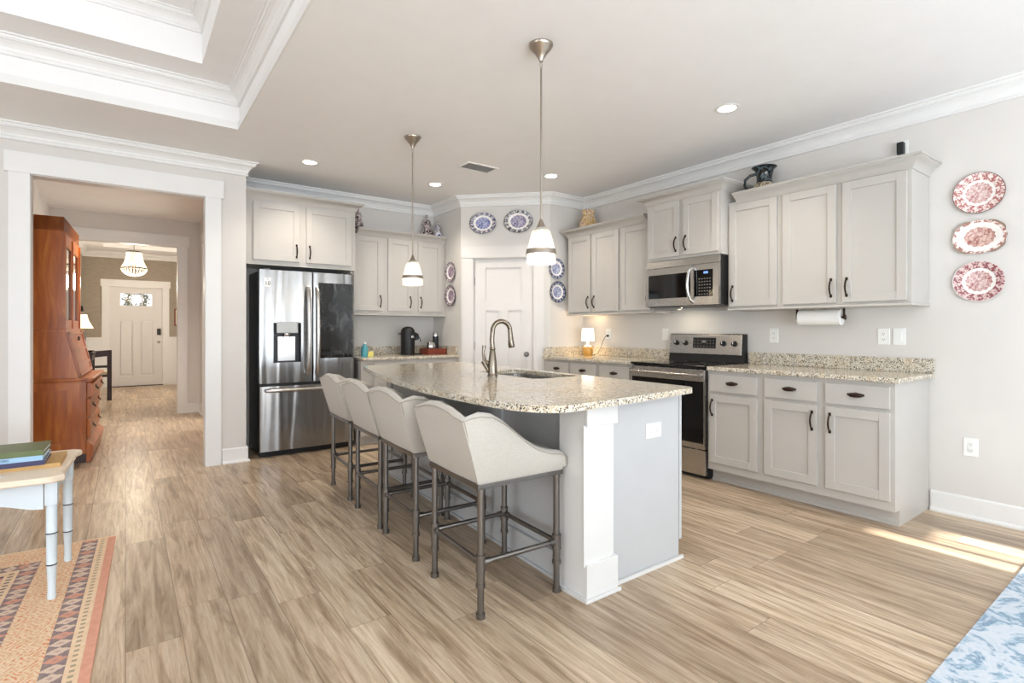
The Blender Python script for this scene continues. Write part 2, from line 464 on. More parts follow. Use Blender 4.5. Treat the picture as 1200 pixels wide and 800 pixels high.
f = MB().box(XL-0.1, XL-0.02, -1, -0.96, 0.5, 2.4).box(XL-0.1, XL-0.02, 2.96, 3, 0.5, 2.4).box(XL-0.1, XL-0.02, 0.97, 1.03, 0.5, 2.4)
struct('window_5', f, 'trim_paint')
struct('sun_blocker_roof', MB().box(XL-0.5, 3.5, YR-3.2, YR-0.12, 2.7, 2.85), 'trim_paint')  # unseen roof, added to keep sun out of the other rear windows
# main ceiling with the stepped tray
TX0, TX1, TY0, TY1 = -4.2, 0.705, -1.4, 4.49
w = MB().box(XL, TX0, YR, YO, CE, 2.86).box(TX1, XW+0.1, YR, YB+0.1, CE, 2.86).box(TX0, TX1, TY1, YO, CE, 2.86).box(TX0, TX1, YR, TY0, CE, 2.86)
struct('ceiling', w, 'ceiling_paint')
U0, U1, V0, V1 = -3.9, 0.424, -1.1, 4.154; T1 = 3.03; T2 = 3.33
w = MB()
w.box(TX1, TX1+0.1, TY0, TY1, 2.86, T1).box(TX0-0.1, TX0, TY0, TY1, 2.86, T1).box(TX0, TX1, TY1, TY1+0.1, 2.86, T1).box(TX0, TX1, TY0-0.1, TY0, 2.86, T1)
w.box(TX0, U0, TY0, TY1, T1, T1+0.08).box(U1, TX1, TY0, TY1, T1, T1+0.08).box(U0, U1, V1, TY1, T1, T1+0.08).box(U0, U1, TY0, V0, T1, T1+0.08)
w.box(U1, U1+0.1, V0, V1, T1+0.08, T2).box(U0-0.1, U0, V0, V1, T1+0.08, T2).box(U0, U1, V1, V1+0.1, T1+0.08, T2).box(U0, U1, V0-0.1, V0, T1+0.08, T2)
w.box(U0-0.1, U1+0.1, V0-0.1, V1+0.1, T2, T2+0.08)
struct('ceiling_tray', w, 'ceiling_paint')
CR = [(0, -0.122), (0.016, -0.122), (0.019, -0.116), (0.016, -0.108), (0.010, -0.106), (0.010, -0.098), (0.016, -0.092), (0.020, -0.076), (0.032, -0.058), (0.050, -0.042), (0.066, -0.036), (0.066, -0.027), (0.072, -0.027), (0.076, -0.014), (0.090, -0.012), (0.090, 0), (0, 0)]
def loopcw(x0, x1, y0, y1): return [(x0, y1), (x1, y1), (x1, y0), (x0, y0)]   # interior on the right of travel
struct('trim_1', MB().sweep(loopcw(TX0, TX1, TY0, TY1), [(a*0.95, b*0.95) for a, b in CR], T1, True), 'trim_paint')
struct('trim_2', MB().sweep(loopcw(U0, U1, V0, V1), [(a*0.8, b*0.8) for a, b in CR], T2, True), 'trim_paint')
# a flat strip standing in for the lit band along the tray's lower lip
struct('trim_3', MB().sweep(loopcw(TX0, TX1, TY0, TY1), [(0, 0), (0.012, 0), (0.012, 0.055), (0, 0.055)], CE, True), 'trim_paint')
struct('trim_4', MB().sweep([(XL, YO), (0.895, YO), (0.895, YB), (3.12, YB), (3.12, 5.23), (3.85, 4.50), (XW, 4.50), (XW, YR)], CR, CE), 'trim_paint')
# baseboards
BB = [(0, 0), (0.028, 0), (0.028, 0.012), (0.020, 0.022), (0.014, 0.024), (0.014, 0.125), (0.008, 0.135), (0, 0.135)]
struct('baseboard_right', MB().sweep([(XW, 1.172), (XW, YR)], BB), 'trim_paint')
struct('baseboard_opening', MB().sweep([(0.70, YO), (0.895, YO), (0.895, YO+0.3)], BB), 'trim_paint')
struct('baseboard_left', MB().sweep([(XL, YO), (-0.72, YO)], BB), 'trim_paint')
# casing of the wide opening, with its flat jamb liner
def casing(name, x0, x1, y, zt, side=-1, wd=0.112, hd=0.145, over=0.022, liner=0.12, th=0.02):
    c = MB(); ya, yb = (y-th, y) if side < 0 else (y, y+th)
    c.box(x0-wd, x0+0.008, ya, yb, 0, zt).box(x1-0.008, x1+wd, ya, yb, 0, zt)
    c.box(x0-wd-over, x1+wd+over, ya-0.008*(side < 0), yb+0.008*(side > 0), zt-0.008, zt+hd)
    if liner:
        c.box(x0, x0+0.012, y, y+liner, 0, zt).box(x1-0.012, x1, y, y+liner, 0, zt).box(x0, x1, y, y+liner, zt-0.012, zt)
    return struct(name, c, 'trim_paint')
casing('trim_5', -0.586, 0.578, YO, 2.39)
casing('trim_6', -0.586, 0.578, YO+0.12, 2.39, side=1, liner=0)
# hall
HX0, HX1, HY1 = -0.79, 0.885, 8.95
struct('wall_hall_left', MB().box(HX0-0.1, HX0, YO+0.12, HY1+0.12, 0, 2.80), 'wall_paint')
struct('wall_hall_right', MB().box(HX1, HX1+0.12, YB+0.10, 7.3, 0, 2.80).box(HX1, HX1+0.12, 8.40, HY1+0.12, 0, 2.80).box(HX1, HX1+0.12, 7.3, 8.40, 2.40, 2.80), 'wall_paint')
struct('wall_hall_beyond', MB().box(HX1+1.4, HX1+1.5, 6.8, 9.0, 0, 2.8), 'wall_paint')
IX0, IX1 = -0.60, 0.615
struct('wall_hall_end', MB().box(HX0-0.1, IX0, HY1, HY1+0.12, 0, 2.8).box(IX1, HX1+0.12, HY1, HY1+0.12, 0, 2.8).box(IX0, IX1, HY1, HY1+0.12, 2.41, 2.8), 'wall_paint')
struct('ceiling_hall', MB().box(HX0-0.1, HX1+1.5, YO+0.12, HY1+0.12, 2.78, 2.9), 'ceiling_paint')
casing('trim_7', IX0, IX1, HY1, 2.41)
c = MB().box(HX1-0.02, HX1, 8.40, 8.51, 0, 2.40).box(HX1-0.02, HX1, 7.19, 7.30, 0, 2.40).box(HX1-0.028, HX1, 7.17, 8.53, 2.395, 2.54).box(HX1, HX1+0.12, 8.388, 8.40, 0, 2.4)
struct('trim_8', c, 'trim_paint')
struct('baseboard_hall', MB().sweep([(IX1+0.11, HY1), (HX1, HY1), (HX1, 8.51)], BB), 'trim_paint')
struct('baseboard_hall_left', MB().sweep([(HX0, YO+0.13), (HX0, HY1)], BB), 'trim_paint')
# foyer
FX0, FX1, FY1, FZ = -0.71, 1.70, 13.8, 2.83
DX0, DX1, FDH = -0.285, 0.665, 2.12
WY = 1.03
w = MB().box(FX0-0.1, FX0, HY1+0.12, FY1, 0, FZ)
struct('wall_foyer_left', w, 'grasscloth')
struct('wall_foyer_right', MB().box(FX1, FX1+0.1, HY1+0.12, FY1, 0, FZ).box(HX1+0.12, FX1, HY1+0.02, HY1+0.12, 0, FZ), 'grasscloth')
w = MB().box(FX0-0.1, DX0, FY1, FY1+0.14, 0, FZ).box(DX1, FX1+0.1, FY1, FY1+0.14, 0, FZ).box(DX0, DX1, FY1, FY1+0.14, FDH, FZ)
struct('wall_front', w, 'grasscloth')
w = MB().box(FX0-0.1, -0.35, HY1+0.12, FY1, FZ, FZ+0.1).box(1.2, FX1+0.1, HY1+0.12, FY1, FZ, FZ+0.1)
w.box(-0.35, 1.2, HY1+0.12, 10.0, FZ, FZ+0.1).box(-0.35, 1.2, 13.0, FY1, FZ, FZ+0.1)
w.box(-0.45, 1.3, 9.9, 13.1, 3.0, 3.08).box(-0.35, -0.33, 10, 13, FZ+0.1, 3.0).box(1.18, 1.2, 10, 13, FZ+0.1, 3.0).box(-0.35, 1.2, 12.98, 13, FZ+0.1, 3.0).box(-0.35, 1.2, 10, 10.02, FZ+0.1, 3.0)
struct('ceiling_foyer', w, 'ceiling_paint')
struct('trim_9', MB().sweep([(FX0, HY1+0.12), (FX0, FY1), (FX1, FY1), (FX1, HY1+0.12)], CR, FZ), 'trim_paint')
casing('trim_10', DX0, DX1, FY1, FDH, hd=0.14, liner=0.10)
# wainscot: flat white panelling with stiles and a chair rail
w = MB()
for (a, b) in ((FX0, DX0-0.112), (DX1+0.112, FX1)):
    w.box(a, b, FY1-0.006, FY1, 0, WY); w.box(a, b, FY1-0.022, FY1, WY-0.07, WY).box(a, b, FY1-0.03, FY1, WY, WY+0.02).box(a, b, FY1-0.022, FY1, 0, 0.15)
    w.box(a, a+0.07, FY1-0.02, FY1, 0.15, WY-0.07).box(b-0.06, b, FY1-0.02, FY1, 0.15, WY-0.07)
w.box(FX0, FX0+0.006, HY1+0.12, FY1, 0, WY).box(FX0, FX0+0.02, HY1+0.12, FY1, WY-0.07, WY+0.02).box(FX0, FX0+0.02, HY1+0.12, FY1, 0, 0.15)
struct('trim_11', w, 'trim_paint')

# front door with three-light window and wreath
fd = bpy.data.objects.new('door_1', None); COL.objects.link(fd); fd.location = (DX0, FY1+0.03, 0); tag(fd, kind='structure')
dw = DX1-DX0
def holed(mb, x0, x1, z0, z1, holes, y0, y1):
    """upright slab with rectangular holes (all holes share column strips)"""
    xs = sorted({x0, x1}|{h[0] for h in holes}|{h[1] for h in holes}); zs = sorted({z0, z1}|{h[2] for h in holes}|{h[3] for h in holes})
    for xa, xb in zip(xs, xs[1:]):
        for za, zb in zip(zs, zs[1:]):
            cx, cz = (xa+xb)/2, (za+zb)/2
            if not any(h[0] < cx < h[1] and h[2] < cz < h[3] for h in holes): mb.box(xa, xb, y0, y1, za, zb)
    return mb
g = 0.004
lights3 = [(0.195, 0.365, 1.72, 1.98), (0.385, 0.565, 1.72, 1.98), (0.585, 0.755, 1.72, 1.98)]
pan2 = [(0.17, 0.42, 0.22, 1.42), (0.53, 0.78, 0.22, 1.42)]
mb = MB(); holed(mb, g, dw-g, 0.015, FDH-0.014, lights3+pan2, 0, 0.045)
for h in pan2: mb.box(h[0], h[1], 0.030, 0.04, h[2], h[3]); mb.box(h[0]+0.035, h[1]-0.035, 0.008, 0.032, h[2]+0.035, h[3]-0.035, 0.006)
mb.box(0.17, 0.78, -0.012, 0, 1.655, 1.69)
mb.build('door_slab', 'door_paint', fd)
MB().box(0.19, 0.76, 0.02, 0.026, 1.715, 1.985).build('window_pane', 'window_glass', fd)
mb = MB().lathe([(0, 0.03), (0.022, 0.026), (0.028, 0.01), (0.012, 0), (0.03, -0.004), (0, -0.006)], n=16, m=Matrix.Translation((0.875, -0.03, 0.94)) @ Matrix.Rotation(PI/2, 4, 'X'))
mb.build('door_handle', 'nickel', fd, True)
MB().box(0.84, 0.91, -0.022, 0, 1.09, 1.23, 0.008).build('door_lock', 'black_matte', fd)
MB().box(0, dw, -0.06, 0.05, 0, 0.014).build('threshold', 'dark_wood', fd)
h = MB()
for z in (0.3, 1.05, 1.8): h.box(-0.006, 0.012, -0.012, 0.0, z, z+0.1)
h.build('hinge', 'nickel', fd)
wr = MB()
for i in range(260):
    a = random.uniform(0, 2*PI); r = 0.155+random.gauss(0, 0.030); x = r*math.cos(a); z = r*math.sin(a)
    d = Vector((math.cos(a+random.uniform(-1, 1)), random.uniform(-.4, .4), math.sin(a+random.uniform(-1, 1))))*random.uniform(0.035, 0.06)
    y = random.uniform(-0.02, 0.02); s_ = Vector((-d.z, 0, d.x))*0.28; p = Vector((x, y, z))
    q = [p, p+d*0.5+s_, p+d, p+d*0.5-s_]
    vs = [wr.bm.verts.new(v_) for v_ in q]; wr.bm.faces.new(vs)
wr.lathe([(0, 0), (0, 0)], n=3)
wr.tube([(0.15*math.cos(t_*PI/12), 0, 0.15*math.sin(t_*PI/12)) for t_ in range(25)], 0.012, 6, False)
tag(wr.build('door_wreath', 'leaf_green', loc=(DX0+0.475, FY1+0.11, 1.85)), 'round leafy green wreath hanging outside the front door window', 'wreath')

# pantry door: one wide panel over two tall ones
pd = bpy.data.objects.new('door_2', None); COL.objects.link(pd); pd.location = (3.12, 5.23, 0); pd.rotation_euler = (0, 0, RD); tag(pd, kind='structure')
pw0, pw1 = D0+0.012, D1-0.012
pan = [(pw0+0.13, pw1-0.13, 1.54, 1.92), (pw0+0.13, (pw0+pw1)/2-0.055, 0.22, 1.43), ((pw0+pw1)/2+0.055, pw1-0.13, 0.22, 1.43)]
mb = MB(); holed(mb, pw0, pw1, 0.012, DH-0.012, pan, 0.018, 0.05)
for h_ in pan: mb.box(h_[0], h_[1], 0.032, 0.046, h_[2], h_[3])
mb.build('door_slab', 'door_paint', pd)
MB().lathe([(0, 0.052), (0.018, 0.05), (0.029, 0.036), (0.024, 0.022), (0.010, 0.014), (0.010, 0.006), (0.028, 0.004), (0.028, 0)], n=20,
           m=Matrix.Translation((pw1-0.07, 0.018, 0.93)) @ Matrix.Rotation(PI/2, 4, 'X')).build('door_knob', 'pipe_metal', pd, True)
for z in (1.72, 0.98, 0.2):
    MB().box(pw0-0.012, pw0+0.004, 0.006, 0.019, z, z+0.09, 0.002).build('hinge', 'pipe_metal', pd)
c = MB().box(0.022, D0+0.004, -0.018, 0, 0, DH).box(D1-0.004, D1+0.122, -0.018, 0, 0, DH).box(0.014, D1+0.13, -0.024, 0, DH+0.002, DH+0.13)
c.box(D0, D0+0.01, 0, 0.1, 0, DH).box(D1-0.01, D1, 0, 0.1, 0, DH).box(D0, D1, 0, 0.1, DH-0.01, DH)
struct('trim_12', c, 'door_paint', loc=(3.12, 5.23, 0), rot=(0, 0, RD))

# ------------------------------------------------------------------ cabinets (local: x along the front, y into the wall, z up)
def shaker(mb, x0, x1, z0, z1, th=0.02, st=0.057, rec=0.009):
    mb.box(x0, x0+st, -th, 0, z0, z1, 0.0015, 1).box(x1-st, x1, -th, 0, z0, z1, 0.0015, 1)
    mb.box(x0+st, x1-st, -th, 0, z0, z0+st, 0.0015, 1).box(x0+st, x1-st, -th, 0, z1-st, z1, 0.0015, 1)
    mb.box(x0+st-0.001, x1-st+0.001, -th+rec, -0.003, z0+st-0.001, z1-st+0.001)
def pull(parent, x, z, y=-0.02, length=0.115):
    pts = []
    for k in range(13):
        t = k/12; s_ = math.sin(PI*t)
        pts.append((x, y-0.004-0.026*(s_**0.7), z-length/2+length*t))
    rs = [0.0065 if k in (0, 12) else 0.0045+0.002*math.sin(PI*k/12) for k in range(13)]
    mb = MB().tube(pts, rs, 8)
    for zz in (z-length/2, z+length/2): mb.box(x-0.008, x+0.008, y-0.007, y, zz-0.011, zz+0.011, 0.002)
    return mb.build('handle', 'bronze', parent, True)
def cup(parent, x, z, y=-0.02):
    mb = MB(); n = 14; R = 0.042
    prof = [(0.0, 0.014), (0.012, 0.013), (0.021, 0.006), (0.024, -0.004), (0.022, -0.014)]
    rings = []
    for k in range(n+1):
        a = PI*k/n; cx = math.cos(a); sx_ = math.sin(a)
        rings.append([mb.bm.verts.new((x-R*cx*(1-0.0*o), y-0.0005-o*max(sx_, 0.05)**0.8, z+h*(0.35+0.65*sx_))) for o, h in prof])
    for a_, b_ in zip(rings, rings[1:]):
        for k in range(len(prof)-1): mb.bm.faces.new((a_[k], b_[k], b_[k+1], a_[k+1]))
    mb.tube([(x-R, y-0.002, z+0.004), (x, y-0.002, z+0.015), (x+R, y-0.002, z+0.004)], 0.0025, 6)
    mb.box(x-R-0.006, x-R+0.004, y-0.004, y, z-0.006, z+0.008).box(x+R-0.004, x+R+0.006, y-0.004, y, z-0.006, z+0.008)
    o = mb.build('cup_pull', 'bronze', parent, True)
    sm = o.modifiers.new('thick', 'SOLIDIFY'); sm.thickness = 0.0015
    return o
def cabinet(name, label, loc, rz, w, d, z0, z1, doors, drawers=(), toe=False, group=None, rail=False, mat='cabinet_paint', right_frame=0.0):
    r = thing(name, label, 'cabinet', loc, rz, group); d -= 0.006
    mb = MB()
    if toe:
        mb.poly([(0, z0+0.10), (0, z1), (d, z1), (d, z0), (0.072, z0), (0.072, z0+0.10)], 'x', 0, w)
        mb.box(0, w, 0.062, 0.072, z0, z0+0.02)
    else:
        mb.box(0, w, 0, d, z0, z1, 0.001, 1)
    mb.build('cabinet_body', mat, r)
    for (a, b, c_, e, side, pos) in doors:
        dm = MB(); shaker(dm, a, b, c_, e); do = dm.build('door', mat, r)
        hx = a+0.03 if side == 'L' else b-0.03
        hz = c_+0.105 if pos == 'B' else e-0.105
        pull(do, hx, hz)
    for (a, b, c_, e) in drawers:
        do = MB().box(a, b, -0.02, 0, c_, e, 0.003, 2).build('drawer', mat, r)
        cup(do, (a+b)/2, (c_+e)/2+0.004)
    return r
RW = -PI/2   # cabinets on the right wall: local x runs towards the camera
CC = [(0, 0), (0.006, 0), (0.010, 0.012), (0.020, 0.030), (0.036, 0.046), (0.056, 0.056), (0.064, 0.060), (0.064, 0.068), (0.074, 0.070), (0.074, 0.082), (0, 0.082)]
def crown_piece(path, z, label, scale=1.0):
    mb = MB().sweep(path, [(a*scale, b*scale) for a, b in CC], z)
    return tag(mb.build('cabinet_moulding', 'cabinet_paint', smooth=True), label, 'moulding', 'crown mouldings capping the wall cabinets')
# base units right of the range
gb = 'grey base cabinets along the kitchen walls'
XF = 3.76
cabinet('base_cabinet', 'grey base cabinet with one drawer over one door, just right of the range', (XF, 2.455, 0), RW, 0.445, XW-XF, 0, 0.884,
        [(0.02, 0.412, 0.16, 0.70, 'L', 'T')], [(0.02, 0.412, 0.722, 0.858)], True)
cabinet('base_cabinet', 'grey base cabinet with two doors and two drawers at the open right end', (XF, 2.010, 0), RW, 0.825, XW-XF, 0, 0.884,
        [(0.022, 0.385, 0.16, 0.70, 'R', 'T'), (0.437, 0.802, 0.16, 0.70, 'L', 'T')], [(0.022, 0.385, 0.722, 0.858), (0.437, 0.802, 0.722, 0.858)], True)
# base units left of the range
cabinet('base_cabinet', 'grey base cabinet with cup-pulled drawer, just left of the range', (XF, 3.665, 0), RW, 0.435, XW-XF, 0, 0.884,
        [(0.025, 0.41, 0.16, 0.70, 'R', 'T')], [(0.025, 0.41, 0.722, 0.858)], True)
cabinet('base_cabinet', 'grey base cabinet with two drawers in the corner beside the pantry, behind the small lamp', (XF, 4.495, 0), RW, 0.825, XW-XF, 0, 0.884,
        [(0.045, 0.405, 0.16, 0.70, 'R', 'T'), (0.445, 0.80, 0.16, 0.70, 'L', 'T')], [(0.045, 0.405, 0.722, 0.858), (0.445, 0.80, 0.722, 0.858)], True)
# base units on the refrigerator wall
cabinet('base_cabinet', 'grey base cabinet beside the refrigerator, left one under the coffee counter', (1.965, 5.30, 0), 0, 0.59, YB-5.30, 0, 0.884,
        [(0.13, 0.555, 0.16, 0.70, 'R', 'T')], [(0.13, 0.555, 0.722, 0.858)], True)
cabinet('base_cabinet', 'grey base cabinet below the coffee maker, next to the pantry wall', (2.555, 5.30, 0), 0, 0.56, YB-5.30, 0, 0.884,
        [(0.03, 0.50, 0.16, 0.70, 'L', 'T')], [(0.03, 0.50, 0.722, 0.858)], True)
# wall units
UF = 4.05
cabinet('wall_cabinet', 'grey wall cabinet with one door right beside the microwave', (UF, 2.455, 0), RW, 0.435, XW-UF, 1.385, 2.26, [(0.02, 0.412, 1.40, 2.235, 'L', 'B')])
cabinet('wall_cabinet', 'large two-door grey wall cabinet at the open right end of the kitchen', (UF, 2.02, 0), RW, 0.835, XW-UF, 1.385, 2.26,
        [(0.022, 0.395, 1.40, 2.235, 'R', 'B'), (0.435, 0.812, 1.40, 2.235, 'L', 'B')])
cabinet('wall_cabinet', 'short two-door grey cabinet above the microwave', (3.945, 3.215, 0), RW, 0.76, XW-3.945, 1.835, 2.375,
        [(0.022, 0.362, 1.86, 2.35, 'R', 'B'), (0.402, 0.738, 1.86, 2.35, 'L', 'B')])
cabinet('wall_cabinet', 'two-door grey wall cabinet in the corner above the small white lamp', (UF, 4.42, 0), RW, 0.78, XW-UF, 1.385, 2.26,
        [(0.02, 0.365, 1.40, 2.235, 'R', 'B'), (0.395, 0.762, 1.40, 2.235, 'L', 'B')])
cabinet('wall_cabinet', 'single-door grey wall cabinet left of the microwave', (UF, 3.64, 0), RW, 0.425, XW-UF, 1.385, 2.26,
        [(0.018, 0.395, 1.40, 2.235, 'R', 'B')])
cabinet('wall_cabinet', 'wide shallow two-door cabinet above the refrigerator', (0.90, 5.45, 0), 0, 1.055, YB-5.45, 1.83, 2.47,
        [(0.07, 0.49, 1.875, 2.425, 'R', 'B'), (0.555, 1.01, 1.875, 2.425, 'L', 'B')])
UB = 5.60
cabinet('wall_cabinet', 'one-door grey wall cabinet immediately right of the refrigerator', (1.955, UB, 0), 0, 0.395, YB-UB, 1.385, 2.26, [(0.03, 0.362, 1.42, 2.235, 'R', 'B')])
cabinet('wall_cabinet', 'two-door grey wall cabinet above the coffee maker', (2.35, UB, 0), 0, 0.765, YB-UB, 1.385, 2.26,
        [(0.03, 0.33, 1.42, 2.235, 'R', 'B'), (0.405, 0.715, 1.42, 2.235, 'L', 'B')])
crown_piece([(UF, 2.455), (UF, 1.185), (XW, 1.185)][::-1][::-1], 2.24, 'crown moulding on the right-hand run of wall cabinets under the black pitcher') if False else None
crown_piece([(XW-0.002, 3.215), (3.945, 3.215), (3.945, 2.455), (XW-0.002, 2.455)][0:4], 2.355, 'crown moulding on the tall cabinet above the microwave')
crown_piece([(UF, 2.38), (UF, 1.185), (XW-0.002, 1.185)], 2.24, 'long crown moulding on the right-hand run of wall cabinets')
crown_piece([(XW-0.002, 4.42), (UF, 4.42), (UF, 3.29)], 2.24, 'crown moulding on the corner wall cabinets below the floral vase')
crown_piece([(0.90, 5.4485), (1.9565, 5.4485), (1.9565, 5.89)][::-1][::-1], 2.45, 'crown moulding over the cabinet above the refrigerator')
crown_piece([(2.03, UB), (3.118, UB)], 2.24, 'crown moulding on the wall cabinets above the coffee maker')
# light rails below the wall cabinets
tag(MB().box(UF-0.018, XW-0.003, 1.178, 2.455, 1.367, 1.384, 0.004).build('light_rail', 'cabinet_paint'), 'thin shelf-like rail under the right-hand wall cabinets', 'moulding')
tag(MB().box(UF-0.018, XW-0.003, 3.22, 4.43, 1.367, 1.384, 0.004).build('light_rail', 'cabinet_paint'), 'thin rail under the corner wall cabinets by the lamp', 'moulding')
tag(MB().box(1.955, 3.115, UB-0.018, YB-0.003, 1.367, 1.384, 0.004).build('light_rail', 'cabinet_paint'), 'thin rail under the wall cabinets above the coffee maker', 'moulding')

# worktops
def counter(label, outer, splash):
    mb = MB().plate(outer, [], 0.886, 0.916)
    r = tag(mb.build('countertop', 'granite'), label, 'countertop')
    bv = r.modifiers.new('edge', 'BEVEL'); bv.width = 0.006; bv.segments = 2
    for s_ in splash: MB().box(*s_, 0.002).build('backsplash', 'granite', r)
    return r
XC = 3.725
counter('speckled granite countertop right of the range', [(XC, 1.150), (XW-0.003, 1.150), (XW-0.003, 2.448), (XC, 2.448)], [(XW-0.024, XW-0.003, 1.150, 2.448, 0.916, 1.014)])
counter('speckled granite countertop left of the range holding the small lamp', [(XC, 3.225), (XW-0.003, 3.225), (XW-0.003, 4.497), (XC, 4.497)],
        [(XW-0.024, XW-0.003, 3.225, 4.476, 0.916, 1.014), (XC+0.03, XW-0.003, 4.476, 4.497, 0.916, 1.014)])
counter('speckled granite coffee countertop beside the refrigerator', [(1.962, 5.27), (3.117, 5.27), (3.117, YB-0.003), (1.962, YB-0.003)],
        [(1.962, 3.117, YB-0.024, YB-0.003, 0.916, 1.014), (3.096, 3.117, 5.30, YB-0.024, 0.916, 1.014)])

# ------------------------------------------------------------------ island
IY0, IY1, IXL, IXR = 1.72, 4.22, 1.69, 2.385
def slant(p): return (p[0]+0.046*(p[1]-1.69), p[1])     # the island stands slightly skewed to the right wall
def slant_mesh(o):
    for v in o.data.vertices: v.co.x += 0.046*(v.co.y-1.69)
    return o
isl = thing('kitchen_island', 'long grey kitchen island with white corner post in the centre of the room', 'island', (0, 0, 0))
well = [(1.96, 2.42), (IXR-0.005-0.0, 2.42), (IXR-0.005, 3.30), (1.96, 3.30)]
mb = MB().box(IXL, IXR-0.021, IY0, IY1, 0.0, 0.62)
mb.box(IXL, 1.955, IY0, IY1, 0.62, 0.874).box(1.955, IXR-0.021, IY0, 2.41, 0.62, 0.874).box(1.955, IXR-0.021, 3.32, IY1, 0.62, 0.874)
mb.box(IXR-0.02, IXR, IY0-0.004, IY1, 0.10, 0.874)
slant_mesh(mb.build('island_body', 'island_paint', isl))
mb = MB()    # framing on the stool side: rails, stiles and base
mb.box(IXL-0.022, IXL, IY0+0.02, IY1, 0.0, 0.13).box(IXL-0.018, IXL, IY0+0.02, IY1, 0.79, 0.874)
for y, w_ in ((IY0+0.02, 0.12), (2.42, 0.09), (3.18, 0.09), (IY1-0.09, 0.09)): mb.box(IXL-0.018, IXL, y, y+w_, 0.13, 0.79)
mb.box(IXL-0.034, IXL-0.022, IY0+0.02, IY1, 0, 0.014)
slant_mesh(mb.build('panel_frame', 'island_paint', isl))
po = MB().poly([(1.648, 1.692), (1.835, 1.692), (1.835, 1.719), (1.689, 1.719), (1.689, 1.86), (1.648, 1.86)], 'z', 0.0, 0.874).build('corner_post', 'post_paint', isl)
MB().box(1.637, 1.812, 1.684, 1.6915, 0.155, 0.782, 0.001, 1).build('post_face_board', 'post_paint', po)
MB().box(1.645, 1.845, 1.672, 1.691, 0.0, 0.165, 0.002).build('post_base', 'post_paint', po)
MB().box(1.630, 1.855, 1.660, 1.671, 0, 0.016, 0.003).box(1.632, 1.6475, 1.672, 1.86, 0, 0.016).build('shoe_moulding', 'post_paint', po)
MB().box(1.648, 1.845, 1.674, 1.691, 0.775, 0.874, 0.002).build('post_cap', 'post_paint', po)
MB().box(1.86, IXR, IY0-0.018, IY0-0.005, 0, 0.016).build('shoe_moulding', 'post_paint', isl)
# doors on the range side (face the range)
for k in range(4):
    y0_ = IY0+0.03+k*0.62; dm = MB(); shaker(dm, 0, 0.57, 0.14, 0.70); do = dm.build('door', 'island_paint', isl, loc=(*slant((IXR, y0_)), 0), rot=(0, 0, PI/2-0.046)); pull(do, 0.53, 0.6)
    dr = MB().box(0, 0.57, -0.02, 0, 0.72, 0.855, 0.003).build('drawer', 'island_paint', isl, loc=(*slant((IXR, y0_)), 0), rot=(0, 0, PI/2-0.046)); cup(dr, 0.285, 0.79)
# bowed granite top with a sink cut-out
def catmull(pts, n=5):
    out = []
    for i in range(len(pts)-1):
        p0 = Vector(pts[max(i-1, 0)]); p1 = Vector(pts[i]); p2 = Vector(pts[i+1]); p3 = Vector(pts[min(i+2, len(pts)-1)])
        for k in range(n):
            t = k/n; out.append(tuple(0.5*((2*p1)+(p2-p0)*t+(2*p0-5*p1+4*p2-p3)*t*t+(3*p1-p0-3*p2+p3)*t**3)))
    out.append(tuple(pts[-1])); return out
seat_edge = catmull([(1.60, 4.28), (1.455, 3.70), (1.345, 3.15), (1.275, 2.65), (1.250, 2.15), (1.272, 1.80), (1.315, 1.66), (1.395, 1.58), (1.50, 1.567)], 4)
outer = seat_edge + [(1.84, 1.592), (2.36, 1.652), (2.40, 1.660), (2.425, 1.685), (2.434, 1.74), slant((2.43, 4.24)), slant((2.40, 4.28))]
sink_hole = [slant(p) for p in rrect(1.99, 2.36, 2.51, 3.22, 0.06)]
mb = MB().plate(outer, [sink_hole], 0.876, 0.906)
ct = tag(mb.build('island_countertop', 'granite'), 'large granite island top with a bowed seating edge', 'countertop')
bv = ct.modifiers.new('edge', 'BEVEL'); bv.width = 0.007; bv.segments = 3; bv.limit_method = 'ANGLE'
# the body is cut open where the bowl hangs: bowl sits in a well in the island body
sk = thing('undermount_sink', 'stainless undermount sink set in the island top', 'sink', (2.175+0.054, 2.865, 0.8755), -0.046)
mb = MB()
def ring(mb, hx, hy, r, z):
    return [mb.bm.verts.new((p[0], p[1], z)) for p in rrect(-hx, hx, -hy, hy, r)]
rs_ = [ring(mb, 0.21, 0.38, 0.07, 0.0), ring(mb, 0.186, 0.356, 0.06, 0.0), ring(mb, 0.183, 0.353, 0.06, -0.17), ring(mb, 0.15, 0.32, 0.05, -0.20)]
for a_, b_ in zip(rs_, rs_[1:]):
    n = len(a_)
    for i in range(n): mb.bm.faces.new((a_[i], a_[(i+1) % n], b_[(i+1) % n], b_[i]))
mb.bm.faces.new(rs_[-1])
mb.build('sink_bowl', 'steel', sk, True)
MB().lathe([(0, 0.004), (0.03, 0.004), (0.042, 0.0)], (0, 0, -0.2), 20).build('drain', 'chrome', sk, True)
